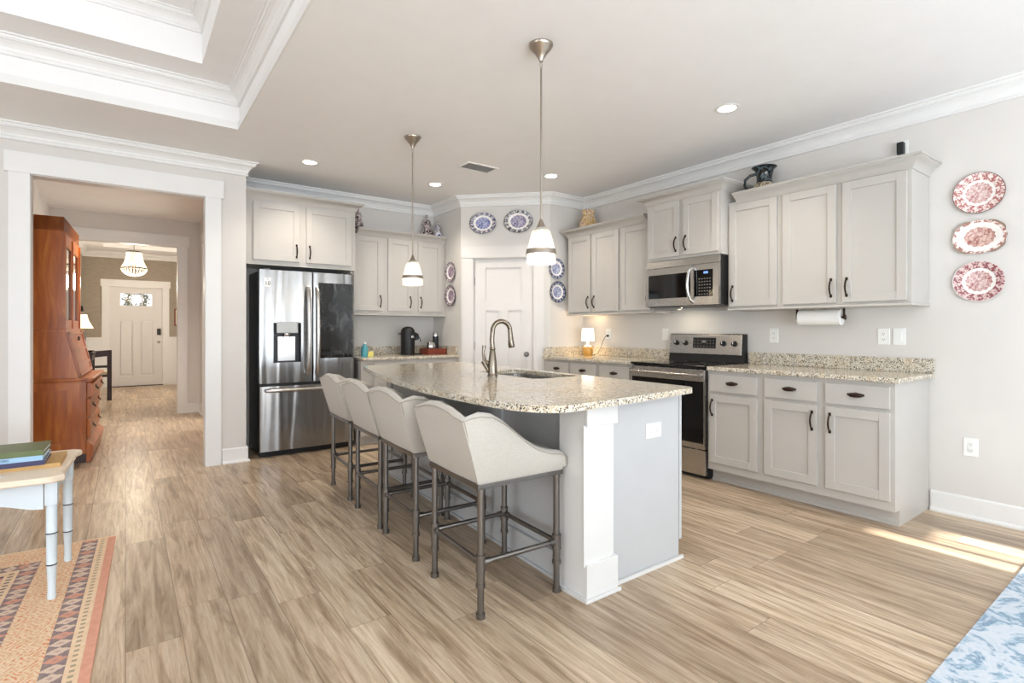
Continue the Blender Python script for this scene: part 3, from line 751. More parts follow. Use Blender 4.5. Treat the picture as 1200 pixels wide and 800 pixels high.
# faucet
fa = thing('kitchen_faucet', 'tall brushed nickel gooseneck faucet standing beside the island sink', 'faucet', (1.92, 2.82, 0.9062))
MB().lathe([(0, 0), (0.034, 0), (0.034, 0.006), (0.030, 0.012), (0.031, 0.03), (0.026, 0.10), (0.019, 0.16), (0.016, 0.17), (0.019, 0.175), (0.019, 0.185), (0.015, 0.19), (0, 0.19)], n=20).build('faucet_body', 'faucet_metal', fa, True)
arc = [(0, 0, 0.185), (-0.004, 0, 0.24), (0.0, 0, 0.28)]
for k in range(1, 11):
    a = PI-k*PI*0.92/10; arc.append((0.062+0.062*math.cos(a), 0, 0.292+0.066*math.sin(a)))
MB().tube(arc, 0.0155, 14).build('gooseneck', 'faucet_metal', fa, True)
MB().tube([(0.1205, 0, 0.312), (0.124, 0, 0.285), (0.128, 0, 0.24), (0.132, 0, 0.20), (0.134, 0, 0.185)], [0.0145, 0.016, 0.018, 0.022, 0.019], 12).build('spray_head', 'faucet_metal', fa, True)
MB().tube([(-0.01, 0.015, 0.075), (-0.045, 0.03, 0.10), (-0.052, 0.034, 0.15), (-0.046, 0.034, 0.20)], [0.016, 0.014, 0.009, 0.012], 10).tube([(-0.02, 0.01, 0.03), (-0.055, 0.03, 0.10)], [0.012, 0.016], 10).build('lever', 'faucet_metal', fa, True)
rz_f = -0.25
fa.rotation_euler = (0, 0, rz_f)
# island outlet
def outlet(name, label, loc, rz, kind='duplex', horizontal=False, plug=False, w_=0.075, h_=0.118):
    """wall plate, local: faces -y"""
    r = thing(name, label, 'outlet' if kind == 'duplex' else 'switch', loc, rz)
    if horizontal: w_, h_ = h_, w_
    MB().box(-w_/2, w_/2, -0.006, 0, -h_/2, h_/2, 0.003).build('cover_plate', 'white_plastic', r)
    if kind == 'duplex':
        for s_ in (-1, 1):
            cx, cz = (s_*0.020, 0) if horizontal else (0, s_*0.020)
            f = MB().box(cx-0.015, cx+0.015, -0.0085, -0.005, cz-0.013, cz+0.013, 0.003).build('receptacle', 'white_plastic', r)
            MB().box(cx-0.007, cx-0.005, -0.0092, -0.008, cz-0.003, cz+0.006).box(cx+0.005, cx+0.007, -0.0092, -0.008, cz-0.003, cz+0.006).box(cx-0.002, cx+0.002, -0.0092, -0.008, cz-0.010, cz-0.006).build('slots', 'slot_dark', f)
    else:
        MB().box(-0.017, 0.017, -0.0085, -0.005, -0.033, 0.033, 0.002).build('rocker', 'white_plastic', r)
    if plug:
        MB().box(-0.013, 0.013, -0.032, -0.008, -0.032, -0.008, 0.005).build('plug', 'black_matte', r)
    return r
outlet('electrical_outlet', 'white outlet on the grey end of the island', (2.155, IY0-0.0005, 0.70), 0, horizontal=True)
WR = -PI/2
outlet('electrical_outlet', 'white outlet low on the right wall above the baseboard', (XW, 0.965, 0.455), WR)
outlet('electrical_outlet', 'left white outlet of the pair below the right-hand wall cabinets', (XW, 1.445, 1.16), WR)
outlet('light_switch', 'white wall switch right of an outlet over the right-hand counter', (XW, 1.352, 1.16), WR, 'switch')
outlet('electrical_outlet', 'white outlet just right of the range back panel', (XW, 2.235, 1.16), WR)
outlet('light_switch', 'white switch left of the range back panel', (XW, 3.33, 1.16), WR, 'switch')
outlet('electrical_outlet', 'white outlet behind the small lamp with its cord plugged in', (XW, 4.10, 1.16), WR, plug=True)
r = thing('electrical_outlet', 'small outlet with black adapter high above the right wall cabinets', 'outlet', (XW, 1.335, 2.465), WR)
MB().box(-0.037, 0.037, -0.006, 0, -0.06, 0.06, 0.003).build('cover_plate', 'white_plastic', r)
MB().box(-0.02, 0.02, -0.05, -0.006, -0.04, 0.045, 0.005).build('adapter', 'black_matte', r)

# ------------------------------------------------------------------ refrigerator
fr = thing('refrigerator', 'stainless French-door refrigerator with water dispenser and dark glass panel', 'refrigerator', (1.006, 5.34, 0))
FW = 0.905
MB().box(0.004, FW-0.004, 0.075, 0.53, 0.03, 1.765, 0.004).build('fridge_case', 'appliance_side', fr)
MB().box(0.02, FW-0.02, 0.06, 0.12, 0.0, 0.05).build('base_grille', 'black_matte', fr)
ms = FW*0.53
def curved_door(x0, x1, z0, z1, bulge=0.012, holes=None):
    """door skin with a gentle bow"""
    mb = MB(); n = 12; pts = [(x0, 0.07)]
    pts += [(x0+0.0, 0.02), (x0+0.006, 0.008)]
    for k in range(n+1):
        t = k/n; pts.append((x0+0.012+(x1-x0-0.024)*t, 0.004-bulge*math.sin(PI*t)))
    pts += [(x1-0.006, 0.008), (x1, 0.02), (x1, 0.07)]
    mb.poly(pts, 'z', z0, z1)
    return mb
# left door built round the dispenser recess
DXa, DXb, DZa, DZb = 0.122, 0.375, 0.895, 1.275
ld = MB()
for (x0_, x1_, z0_, z1_) in ((0.0, DXa, 0.70, 1.775), (DXb, ms-0.004, 0.70, 1.775), (DXa, DXb, 0.70, DZa), (DXa, DXb, DZb, 1.775)):
    ld.box(x0_, x1_, 0.0, 0.07, z0_, z1_)
ldo = ld.build('left_door', 'steel_fridge', fr)
MB().box(DXa, DXb, 0.055, 0.068, DZa, DZb).box(DXa, DXa+0.008, 0.0, 0.06, DZa, DZb).box(DXb-0.008, DXb, 0.0, 0.06, DZa, DZb).box(DXa, DXb, 0.0, 0.06, DZa, DZa+0.008).box(DXa, DXb, 0.0, 0.06, DZb-0.006, DZb).build('dispenser_recess', 'appliance_side', ldo)
MB().box(DXa+0.045, DXb-0.045, 0.035, 0.056, DZa+0.01, DZb-0.13, 0.004).build('dispenser_back', 'steel', ldo)
MB().box(DXa+0.028, DXb-0.028, -0.004, 0.05, DZb-0.10, DZb+0.012, 0.006).build('control_panel', 'panel_grey', ldo)
MB().lathe([(0.03, 0), (0.036, 0.02), (0.036, 0.03), (0, 0.03)], ((DXa+DXb)/2, 0.03, DZb-0.135), 16).build('nozzle', 'chrome', ldo, True)
MB().box((DXa+DXb)/2-0.03, (DXa+DXb)/2+0.02, 0.012, 0.02, DZa+0.14, DZb-0.13, 0.003).build('dispenser_paddle', 'chrome', ldo)
rdo = curved_door(ms+0.004, FW, 0.70, 1.775, 0.006).build('right_door', 'steel_fridge', fr, True)
MB().box(ms+0.062, FW-0.022, -0.008, 0.004, 0.925, 1.675, 0.002).build('glass_panel', 'fridge_glass', rdo)
fdo = curved_door(0.0, FW, 0.06, 0.672, 0.014).build('freezer_drawer', 'steel_fridge', fr, True)
MB().box(0.0, FW, 0.03, 0.074, 0.672, 0.70).build('gap_gasket', 'black_matte', fr)
MB().box(ms-0.004, ms+0.004, 0.03, 0.074, 0.70, 1.775).build('gap_gasket', 'black_matte', fr)
def vhandle(x, parent, z0=0.78, z1=1.62):
    pts = [(x, -0.010, z0), (x, -0.036, z0+0.03)]
    for k in range(1, 12):
        t = k/12; pts.append((x, -0.042-0.022*math.sin(PI*t), z0+0.03+(z1-z0-0.06)*t))
    pts += [(x, -0.036, z1-0.03), (x, -0.010, z1)]
    MB().tube(pts, 0.021, 14, flat=0.9).build('handle', 'steel', parent, True)
vhandle(ms-0.045, ldo); vhandle(ms+0.042, rdo)
pts = [(0.055, -0.008, 0.635), (0.06, -0.05, 0.635)]
pts += [(0.06+(FW-0.12)*k/12, -0.056-0.012*math.sin(PI*k/12), 0.635) for k in range(1, 12)]
pts += [(FW-0.06, -0.05, 0.635), (FW-0.055, -0.008, 0.635)]
MB().tube(pts, 0.017, 12).build('handle', 'steel', fdo, True)
st = MB().box(0.042, 0.100, -0.0015, 0, 1.612, 1.700).build('sticker', 'white_plastic', ldo)
text('10', 0.052, 'ink', st, (0.071, -0.0022, 1.645), (PI/2, 0, 0)); text('LG', 0.018, 'ink', st, (0.071, -0.0022, 1.686), (PI/2, 0, 0))
MB().box(0.02, 0.10, 0.03, 0.11, 1.775, 1.79, 0.004).build('hinge_cover', 'appliance_side', fr); MB().box(FW-0.10, FW-0.02, 0.03, 0.11, 1.775, 1.79, 0.004).build('hinge_cover', 'appliance_side', fr)

# ------------------------------------------------------------------ range (local: front -y)
rg = thing('range_stove', 'freestanding electric range with black glass cooktop and stainless front', 'stove', (3.72, 3.218, 0), RW)
RWd = 0.758; dp = XW-3.72-0.01
MB().box(0, RWd, 0.045, dp, 0.02, 0.90).box(0.02, RWd-0.02, 0.08, dp, 0, 0.02).build('range_body', 'black_matte', rg)
ck = MB().box(0, RWd, -0.005, dp-0.05, 0.900, 0.918, 0.004).build('cooktop', 'black_gloss', rg)
for cx, cy, cr_ in ((0.2, 0.16, 0.11), (0.56, 0.16, 0.085), (0.2, 0.42, 0.08), (0.56, 0.42, 0.10)):
    MB().lathe([(cr_-0.002, 0.0184), (cr_, 0.0186), (cr_+0.002, 0.0184)], (cx, cy, 0.90), 40).build('burner_ring', 'grey_vent', ck)
dr_ = MB().box(0.004, RWd-0.004, 0.0, 0.045, 0.79, 0.885, 0.004).box(0.004, RWd-0.004, 0.004, 0.045, 0.245, 0.29, 0.003).box(0.004, 0.012, 0.003, 0.045, 0.28, 0.80).box(RWd-0.012, RWd-0.004, 0.003, 0.045, 0.28, 0.80)
od = dr_.build('oven_door', 'steel', rg)
MB().box(0.012, RWd-0.012, 0.001, 0.045, 0.29, 0.79, 0.003).build('oven_window', 'black_gloss', od)
MB().tube([(0.03, 0.0, 0.842), (0.035, -0.045, 0.842)]+[(0.035+(RWd-0.07)*k/8, -0.05, 0.842) for k in range(1, 8)]+[(RWd-0.035, -0.045, 0.842), (RWd-0.03, 0.0, 0.842)], 0.012, 12).build('handle', 'steel', od, True)
MB().box(0.004, RWd-0.004, 0.012, 0.045, 0.035, 0.235, 0.004).build('storage_drawer', 'steel', rg)
bp = MB().poly([(dp-0.085, 0.918), (dp-0.07, 1.0), (dp-0.055, 1.17), (dp-0.005, 1.17), (dp, 0.918)], 'x', 0.0, RWd).build('back_panel', 'black_matte', rg)
MB().poly([(dp-0.085, 0.985), (dp-0.07, 1.165), (dp-0.052, 1.165), (dp-0.065, 0.985)], 'x', 0.004, RWd-0.012, 0.003).build('control_panel', 'steel', bp)
tl = math.atan2(0.015, 0.18)
def onpanel(x, t, off): # t along the face up
    return (x, dp-0.085+0.015*t-off, 0.985+0.18*t)
for x in (0.085, 0.185, 0.575, 0.68):
    kb = MB().lathe([(0, 0.028), (0.017, 0.028), (0.020, 0.02), (0.024, 0.004), (0.026, 0)], n=20, m=Matrix.Translation(onpanel(x, 0.55, 0)) @ Matrix.Rotation(PI/2, 4, 'X')).build('control_knob', 'black_matte', bp, True)
    p_ = onpanel(x, 0.55, 0.03); MB().box(x-0.003, x+0.003, p_[1]-0.001, p_[1]+0.004, p_[2]-0.002, p_[2]+0.018).build('pointer', 'white_plastic', kb)
dsp = MB().poly([(onpanel(0, 0.30, 0.002)[1], onpanel(0, 0.30, 0)[2]), (onpanel(0, 0.84, 0.002)[1], onpanel(0, 0.84, 0)[2]), (onpanel(0, 0.84, -0.004)[1], onpanel(0, 0.84, 0)[2]), (onpanel(0, 0.30, -0.004)[1], onpanel(0, 0.30, 0)[2])], 'x', 0.265, 0.50).build('display', 'black_matte', bp)
mk = MB()
for i in range(7):
    for t in (0.40, 0.55, 0.70):
        if i in (3,) and t > 0.5: continue
        p_ = onpanel(0.285+i*0.032, t, 0.003); mk.box(p_[0]-0.004, p_[0]+0.004, p_[1]-0.001, p_[1], p_[2]-0.003, p_[2]+0.003)
p_ = onpanel(0.381, 0.64, 0.003); mk.box(p_[0]-0.02, p_[0]+0.02, p_[1]-0.001, p_[1], p_[2]-0.01, p_[2]+0.01)
mk.build('touch_marks', 'grey_vent', dsp)

# ------------------------------------------------------------------ microwave
mw = thing('microwave_oven', 'stainless over-the-range microwave with curved handle', 'microwave', (3.93, 3.213, 1.415), RW)
MH = 0.418; MWd = 0.752
MB().box(0, MWd, 0.02, XW-3.93-0.01, 0, MH-0.003, 0.003).build('microwave_case', 'black_matte', mw)
fm = MB(); holed(fm, 0.002, MWd-0.002, 0.005, 0.348, [(0.035, 0.485, 0.075, 0.290), (0.52, 0.70, 0.075, 0.300)], -0.012, 0.02)
fo = fm.build('front_door', 'steel', mw)
MB().box(0.035, 0.53, -0.010, 0.015, 0.075, 0.290).build('door_window', 'black_gloss', fo)
kp = MB().box(0.52, 0.70, -0.010, 0.015, 0.075, 0.300).build('keypad', 'black_gloss', mw)
km = MB()
for i in range(5):
    for j in range(6): km.box(0.565+i*0.025, 0.577+i*0.025, -0.0112, -0.010, 0.09+j*0.026, 0.098+j*0.026)
km.build('keypad_marks', 'grey_vent', kp)
MB().box(0.612, 0.652, -0.0115, -0.010, 0.266, 0.284).build('display', 'blue_digits', kp)
vg = MB().poly([(-0.012, 0.352), (0.02, 0.352), (0.02, MH-0.003), (0.006, MH-0.003)], 'x', 0.002, MWd-0.002)
vg.build('vent_grille', 'steel', mw)
MB().tube([(0.505, -0.012, 0.03), (0.502, -0.05, 0.055)]+[(0.502-0.006*math.sin(PI*k/8), -0.055-0.018*math.sin(PI*k/8), 0.055+0.25*k/8) for k in range(1, 8)]+[(0.502, -0.05, 0.305), (0.505, -0.012, 0.33)], 0.013, 12).build('handle', 'chrome', fo, True)
MB().box(0.06, 0.24, 0.05, 0.2, -0.028, 0.0, 0.003).build('vent_filter', 'grey_vent', mw)
MB().box(0.12, 0.2, 0.21, 0.27, -0.003, 0.001).build('task_lamp', 'hood_lamp', mw)
light('microwave_lamp', 'AREA', (4.15, 2.98, 1.40), (0, 0, 0), 1.0, (1, 0.85, 0.62), shape='RECTANGLE', size=0.12, size_y=0.3)
# ------------------------------------------------------------------ paper towel holder
pt = thing('paper_towel_holder', 'white paper towel roll on a holder under the right wall cabinets', 'paper towel holder', (4.20, 1.80, 1.30), WR)
MB().tube([(-0.145, 0, 0), (0.145, 0, 0)], 0.058, 28).build('paper_roll', 'paper', pt, True)
MB().tube([(-0.17, 0, 0), (0.165, 0, 0)], 0.007, 8).box(-0.172, -0.164, -0.012, 0.012, -0.012, 0.0665, 0.001).box(0.158, 0.166, -0.012, 0.012, -0.012, 0.0665, 0.001).lathe([(0, 0.008), (0.02, 0.006), (0.02, 0), (0, 0)], n=16, m=Matrix.Translation((0.166, 0, 0)) @ Matrix.Rotation(PI/2, 4, 'Y')).build('holder', 'bronze', pt, True)

# ------------------------------------------------------------------ bar stools (local: front +x)
def make_stool():
    r = thing('bar_stool', 'x', 'stool', (0, 0, 0), 0, 'linen bar stools along the island')
    LX, LY = 0.203, 0.222
    # upholstered shell: stations round a U, (bottom xy, top xy, top z)
    st = []
    side = [(0.236, 0.600), (0.232, 0.640), (0.205, 0.652), (0.15, 0.660), (0.08, 0.684), (0.02, 0.722), (-0.04, 0.770), (-0.10, 0.818), (-0.16, 0.852), (-0.22, 0.862), (-0.27, 0.856)]
    def bot_x(tx):  # top x -> bottom x
        t = (0.236-tx)/(0.236+0.30); return 0.225-(0.225+0.215)*t
    for sgn in (-1, 1):
        seq = [((bot_x(tx), sgn*0.238), (tx, sgn*0.252), tz, (0, sgn)) for tx, tz in side]
        if sgn < 0: S0 = seq
        else: S1 = seq[::-1]
    back = [(-0.240, 0.846), (-0.17, 0.858), (-0.10, 0.876), (0.0, 0.885), (0.10, 0.876), (0.17, 0.858), (0.240, 0.846)]
    B = [((-0.217-0.006*(1-abs(y)/0.24), y*0.99), (-0.302-0.010*(1-abs(y)/0.24), y*1.03), z, (-1, 0)) for y, z in back]
    stn = S0+B+S1
    mb = MB(); rings = []
    th = 0.052
    n = len(stn)
    for i, (b_, t_, tz, nm) in enumerate(stn):
        nx, ny = nm
        if i in (len(S0)-1, len(S0)): nx, ny = -0.8, -0.8
        if i in (len(S0)+len(B)-1, len(S0)+len(B)): nx, ny = -0.8, 0.8
        o = Vector((nx, ny))
        b0 = Vector(b_); t0 = Vector(t_); bi = b0-o*th; ti = t0-o*th
        zb = 0.562; rng = []
        def P(pxy, z): rng.append(mb.bm.verts.new((pxy.x, pxy.y, z)))
        hgt = tz-zb
        P(b0+o*-0.004, zb); P(b0.lerp(t0, 0.08)+o*0.004, zb+0.014); P(b0.lerp(t0, 0.5)+o*0.006, zb+hgt*0.5)
        P(t0, tz-0.016); P(t0-o*0.006, tz-0.006); P(t0-o*th*0.5, tz+0.004); P(ti+o*0.008, tz-0.008); P(ti, tz-0.022); P(bi.lerp(ti, 0.4), zb+max(0.02, hgt*0.4)); P(bi, zb)
        rings.append(rng)
    m = len(rings[0])
    for a_, b_ in zip(rings, rings[1:]):
        for k in range(m): mb.bm.faces.new((a_[k], b_[k], b_[(k+1) % m], a_[(k+1) % m]))
    mb.bm.faces.new(rings[0][::-1]); mb.bm.faces.new(rings[-1])
    sh = mb.build('backrest', 'linen', r, True)
    # welt along the outer top edge and down the rear corners
    topl = [Vector((t_[0], t_[1], tz-0.012))+Vector((nm[0], nm[1], 0))*0.001 for (b_, t_, tz, nm) in stn]
    MB().tube(topl, 0.0025, 6).tube([(-0.222, -0.236, 0.566), (-0.297, -0.249, 0.84)], 0.0035, 6).tube([(-0.222, 0.236, 0.566), (-0.297, 0.249, 0.84)], 0.0035, 6).build('piping', 'seam', sh, True)
    cu = MB().box(-0.175, 0.236, -0.205, 0.205, 0.562, 0.648, 0.028, 4).build('seat_cushion', 'linen', r, True)
    MB().box(-0.225, 0.228, -0.240, 0.240, 0.543, 0.563, 0.002).build('seat_frame', 'pipe_metal', r)
    for sx_ in (-1, 1):
        for sy_ in (-1, 1):
            mb = MB().tube([(sx_*LX, sy_*LY, 0.0), (sx_*LX, sy_*LY, 0.545)], 0.0145, 14)
            for (za, zb_, rr_) in ((0, 0.022, 0.020), (0.130, 0.145, 0.021), (0.200, 0.262, 0.020), (0.145, 0.200, 0.0175), (0.198, 0.206, 0.0215), (0.258, 0.266, 0.0215), (0.53, 0.545, 0.018)):
                mb.tube([(sx_*LX, sy_*LY, za), (sx_*LX, sy_*LY, zb_)], rr_, 14)
            mb.build('leg', 'pipe_metal', r, True)
    zz = 0.232
    for sy_ in (-1, 1):
        MB().tube([(-LX, sy_*LY, zz), (LX, sy_*LY, zz)], 0.0115, 12).tube([(-LX+0.012, sy_*LY, zz), (-LX+0.04, sy_*LY, zz)], 0.0155, 12).tube([(LX-0.04, sy_*LY, zz), (LX-0.012, sy_*LY, zz)], 0.0155, 12).build('stretcher', 'pipe_metal', r, True)
    for sx_ in (-1, 1):
        MB().tube([(sx_*LX, -LY, zz), (sx_*LX, LY, zz)], 0.0115, 12).tube([(sx_*LX, -LY+0.012, zz), (sx_*LX, -LY+0.04, zz)], 0.0155, 12).tube([(sx_*LX, LY-0.04, zz), (sx_*LX, LY-0.012, zz)], 0.0155, 12).build('stretcher', 'pipe_metal', r, True)
    return r
st0 = make_stool()
for i, (x, y, a, lab) in enumerate([(1.413, 2.064, -0.046, 'cream linen bar stool nearest the white island post'),
                                   (1.440, 2.728, -0.046, 'cream linen bar stool second from the island post end'),
                                   (1.464, 3.262, -0.046, 'cream linen bar stool third from the island post end, second from the refrigerator'),
                                   (1.499, 3.893, -0.046, 'cream linen bar stool nearest the refrigerator')]):
    s_ = st0 if i == 0 else dup(st0)
    s_.location = (x, y, 0); s_.rotation_euler = (0, 0, a); s_['label'] = lab

# ------------------------------------------------------------------ pendants
def make_pendant():
    r = thing('pendant_light', 'x', 'pendant lamp', (0, 0, CE), 0, 'glass pendants over the island')
    MB().lathe([(0, 0), (0.066, 0), (0.066, -0.006), (0.060, -0.016), (0.030, -0.052), (0.012, -0.082), (0.010, -0.092), (0, -0.094)], n=32).build('canopy', 'nickel', r, True)
    mb = MB().tube([(0.007*math.cos(t*PI/6), 0, -0.108+0.016*math.sin(t*PI/6)) for t in range(13)], 0.002, 6, False)
    mb.tube([(0, 0, -0.122), (0, 0, -0.135)], 0.0045, 8).build('link', 'nickel', r, True)
    MB().tube([(0, 0, -0.13), (0, 0, -0.95)], 0.0055, 10).build('rod', 'nickel', r, True)
    MB().lathe([(0.006, -0.935), (0.010, -0.945), (0.018, -0.965), (0.034, -0.992), (0.036, -1.0), (0, -1.0)], n=24).build('socket_cap', 'nickel', r, True)
    prof = [(0.034, -0.985), (0.048, -1.0), (0.060, -1.035), (0.070, -1.08), (0.077, -1.13), (0.080, -1.16), (0.080, -1.175)]
    sh = MB().lathe([(a, b) for a, b in prof] + [(a-0.003, b) for a, b in prof[::-1]], n=48).build('glass_shade', 'shade_glass', r, True)
    MB().lathe([(0.0745, -1.100), (0.0795, -1.100), (0.0835, -1.128), (0.0785, -1.128), (0.0745, -1.100)], n=48).build('metal_band', 'nickel', sh, True)
    MB().lathe([(0, -0.998), (0.013, -1.0), (0.014, -1.02), (0.026, -1.045), (0.030, -1.065), (0.024, -1.085), (0, -1.096)], n=20).build('bulb', 'bulb', r, True)
    return r
pe = make_pendant()
for i, (x, y, lab) in enumerate([(1.80, 2.18, 'nearer glass bell pendant, hanging over the middle of the island by its sink'), (1.84, 3.83, 'farther glass bell pendant, hanging over the refrigerator end of the island')]):
    p_ = pe if i == 0 else dup(pe); p_.location = (x, y, CE); p_['label'] = lab
    light('pendant_bulb', 'POINT', (x, y, CE-1.13), (0, 0, 0), 3.2, (1, 0.85, 0.66), shadow_soft_size=0.04)

# ------------------------------------------------------------------ recessed downlights, vent
def make_down():
    r = thing('recessed_light', 'x', 'ceiling light', (0, 0, CE), 0, 'recessed ceiling downlights')
    MB().lathe([(0.058, 0.0), (0.060, -0.004), (0.082, -0.003), (0.084, 0.0)], n=32).build('trim_ring', 'trim_paint', r, True)
    MB().lathe([(0, -0.001), (0.058, -0.002), (0.058, 0.0)], n=32).build('lens', 'lamp_lens', r)
    return r
dl = make_down()
for i, (x, y, z, lab) in enumerate([(1.358, 4.963, CE, 'round recessed downlight in the ceiling above the refrigerator'), (2.63, 4.937, CE, 'round recessed downlight in front of the coffee counter cabinets'),
                               (3.415, 3.977, CE, 'round recessed downlight near the pantry corner, behind the pendant rod'), (3.353, 2.042, CE, 'round recessed downlight nearest the right wall, above the range aisle'),
                               (0.053, 7.09, 2.78, 'round recessed downlight in the hall ceiling beyond the opening')]):
    o = dl if i == 0 else dup(dl); o.location = (x, y, z); o['label'] = lab
    if i == 4: light('added_hall_fill', 'AREA', (2.1, 7.85, 1.5), (PI/2, 0, PI/2), 34, (1.0, 0.94, 0.86), shape='RECTANGLE', size=1.0, size_y=1.8)  # the area light is an added fill brightening the hall through its side doorway
    light('downlight', 'SPOT', (x, y, z-0.02), (0, 0, 0), 50 if i < 4 else 120, (1, 0.9, 0.78), spot_size=math.radians(125), spot_blend=0.8, shadow_soft_size=0.06)
vt = thing('ceiling_vent', 'rectangular white air vent grille in the kitchen ceiling', 'vent', (2.68, 4.18, CE), 0)
mb = MB(); mb.box(-0.17, 0.17, -0.10, -0.08, -0.008, 0).box(-0.17, 0.17, 0.08, 0.10, -0.008, 0).box(-0.17, -0.15, -0.08, 0.08, -0.008, 0).box(0.15, 0.17, -0.08, 0.08, -0.008, 0)
mb.build('frame', 'trim_paint', vt)
mb = MB()
for k in range(9): mb.box(-0.15, 0.15, -0.078+k*0.0175, -0.070+k*0.0175, -0.006, -0.001)
mb.build('louvres', 'grey_vent', vt)
MB().box(-0.15, 0.15, -0.08, 0.08, -0.001, 0.0).build('duct_opening', 'slot_dark', vt)

# ------------------------------------------------------------------ plates on the walls
def plate(label, mat, rx, ry, loc, rz, tilt=0.0, scallop=0):
    """local +z is the face; hung so that the face looks along the wall normal"""
    prof = [(0, 0.006), (0.55, 0.006), (0.62, 0.009), (0.72, 0.014), (0.95, 0.020), (1.0, 0.021), (1.0, 0.017), (0.72, 0.009), (0.6, 0.0), (0, 0)]
    mb = MB(); n = 64; rings = []
    for r, z in prof:
        rw = []
        if r == 0: rings.append([mb.bm.verts.new((0, 0, z))]); continue
        for k in range(n):
            a = 2*PI*k/n; s_ = 1.0
            if scallop and r > 0.7: s_ = 1+0.11*abs(math.sin(2*a))**3+0.018*math.cos(12*a)
            rw.append(mb.bm.verts.new((rx*r*s_*math.cos(a), ry*r*s_*math.sin(a), z)))
        rings.append(rw)
    for a_, b_ in zip(rings, rings[1:]):
        for k in range(n):
            j = (k+1) % n
            if len(a_) == 1: mb.bm.faces.new((a_[0], b_[k], b_[j]))
            elif len(b_) == 1: mb.bm.faces.new((a_[k], b_[0], a_[j]))
            else: mb.bm.faces.new((a_[k], b_[k], b_[j], a_[j]))
    o = mb.build('decorative_plate', mat, smooth=True)
    o.matrix_world = Matrix.Translation(loc) @ Rz(rz) @ Matrix.Rotation(PI/2, 4, 'X') @ Matrix.Rotation(tilt, 4, 'Z')
    o.location = loc
    return tag(o, label, 'plate')
p = diag(0.262, 0.001, 2.428); plate('oval blue-and-white plate over the pantry door, left one of the two', 'plate_blue', 0.155, 0.122, p, RD)
p = diag(0.672, 0.001, 2.436); plate('oval plate with violet centre over the pantry door, right one of the two', 'plate_violet', 0.165, 0.13, p, RD)
PL = -PI/2
plate('upper round plum plate on the side wall left of the pantry', 'plate_plum', 0.118, 0.118, (3.119, 5.45, 1.893), PL)
plate('lower round plum plate on the side wall left of the pantry', 'plate_plum', 0.125, 0.125, (3.119, 5.45, 1.612), PL)
plate('upper round blue plate between the pantry door and the corner cabinets', 'plate_navy', 0.115, 0.115, (3.931, 4.499, 1.90), 0)
plate('lower round blue plate between the pantry door and the corner cabinets', 'plate_navy', 0.12, 0.12, (3.948, 4.499, 1.636), 0)
plate('topmost red-and-white plate of the three on the right wall', 'plate_red_fine', 0.130, 0.130, (XW-0.001, 0.925, 2.077), PL)
plate('scalloped platter with a red scene, middle of three on the right wall', 'plate_red_scene', 0.132, 0.106, (XW-0.001, 0.922, 1.797), PL, 0, 4)
plate('lowest red plate of the three on the right wall, with white edge', 'plate_red_dark', 0.128, 0.128, (XW-0.001, 0.925, 1.517), PL)

# ------------------------------------------------------------------ jars on top of the cabinets
def jar(label, mat, prof, loc, cat='jar', name='ginger_jar', lid=None, k=1.45, q=0.68):
    r = thing(name, label, cat, loc); prof = [(a*k*q, b*k) for a, b in prof]; lid = lid and [(a*k*q, b*k) for a, b in lid]
    MB().lathe(prof, n=28).build('jar_body', mat, r, True)
    if lid: MB().lathe(lid, n=24).build('lid', mat, r, True)
    return r
b1 = [(0, 0), (0.055, 0), (0.066, 0.02), (0.088, 0.06), (0.080, 0.10), (0.052, 0.135), (0.044, 0.15), (0.048, 0.155), (0, 0.155)]
l1 = [(0.052, 0.156), (0.058, 0.165), (0.045, 0.19), (0.015, 0.205), (0.012, 0.215), (0.018, 0.225), (0.012, 0.24), (0, 0.245)]
jar('tall lidded patterned jar on the cabinets near the pantry corner', 'imari', b1, (2.975, 5.805, 2.262), lid=l1)
sj = jar('small lidded jar with round blue medallion, in front of the taller jar', 'imari_small', [(a*0.68, b*0.75) for a, b in b1], (3.055, 5.682, 2.262), lid=[(a*0.68, b*0.75) for a, b in l1])
jar('dark patterned jar partly hidden by the cabinet above the refrigerator', 'imari', b1, (2.10, 5.76, 2.262), lid=l1, k=1.3, q=0.58)
jar('beige floral vase on the corner wall cabinets', 'floral_vase', [(0, 0), (0.06, 0), (0.075, 0.02), (0.088, 0.07), (0.08, 0.12), (0.055, 0.16), (0.05, 0.175), (0.062, 0.20), (0.065, 0.21), (0.055, 0.208), (0.045, 0.18), (0, 0.16)], (4.21, 4.26, 2.262), 'vase', 'flower_vase', k=1.38, q=0.88)
pj = thing('pitcher', 'black-necked patterned pitcher on top of the right wall cabinets', 'pitcher', (4.24, 2.25, 2.263))
MB().lathe([(0, 0), (0.05, 0), (0.075, 0.02), (0.085, 0.05), (0.078, 0.085), (0.05, 0.115), (0, 0.115)], n=28).build('pitcher_body', 'pitcher_body', pj, True)
MB().lathe([(0.052, 0.112), (0.046, 0.13), (0.048, 0.16), (0.058, 0.195), (0.078, 0.212), (0.074, 0.214), (0.052, 0.196), (0.042, 0.16), (0.04, 0.125)], n=28).build('neck', 'pitcher_neck', pj, True)
MB().tube([(0, 0.05, 0.175), (0, 0.085, 0.17), (0, 0.115, 0.145), (0, 0.118, 0.11), (0, 0.098, 0.075), (0, 0.078, 0.06)], 0.009, 10).build('handle', 'pitcher_neck', pj, True)
pj.rotation_euler = (0, 0, 0.5); pj.scale = (1.25, 1.25, 1.33)

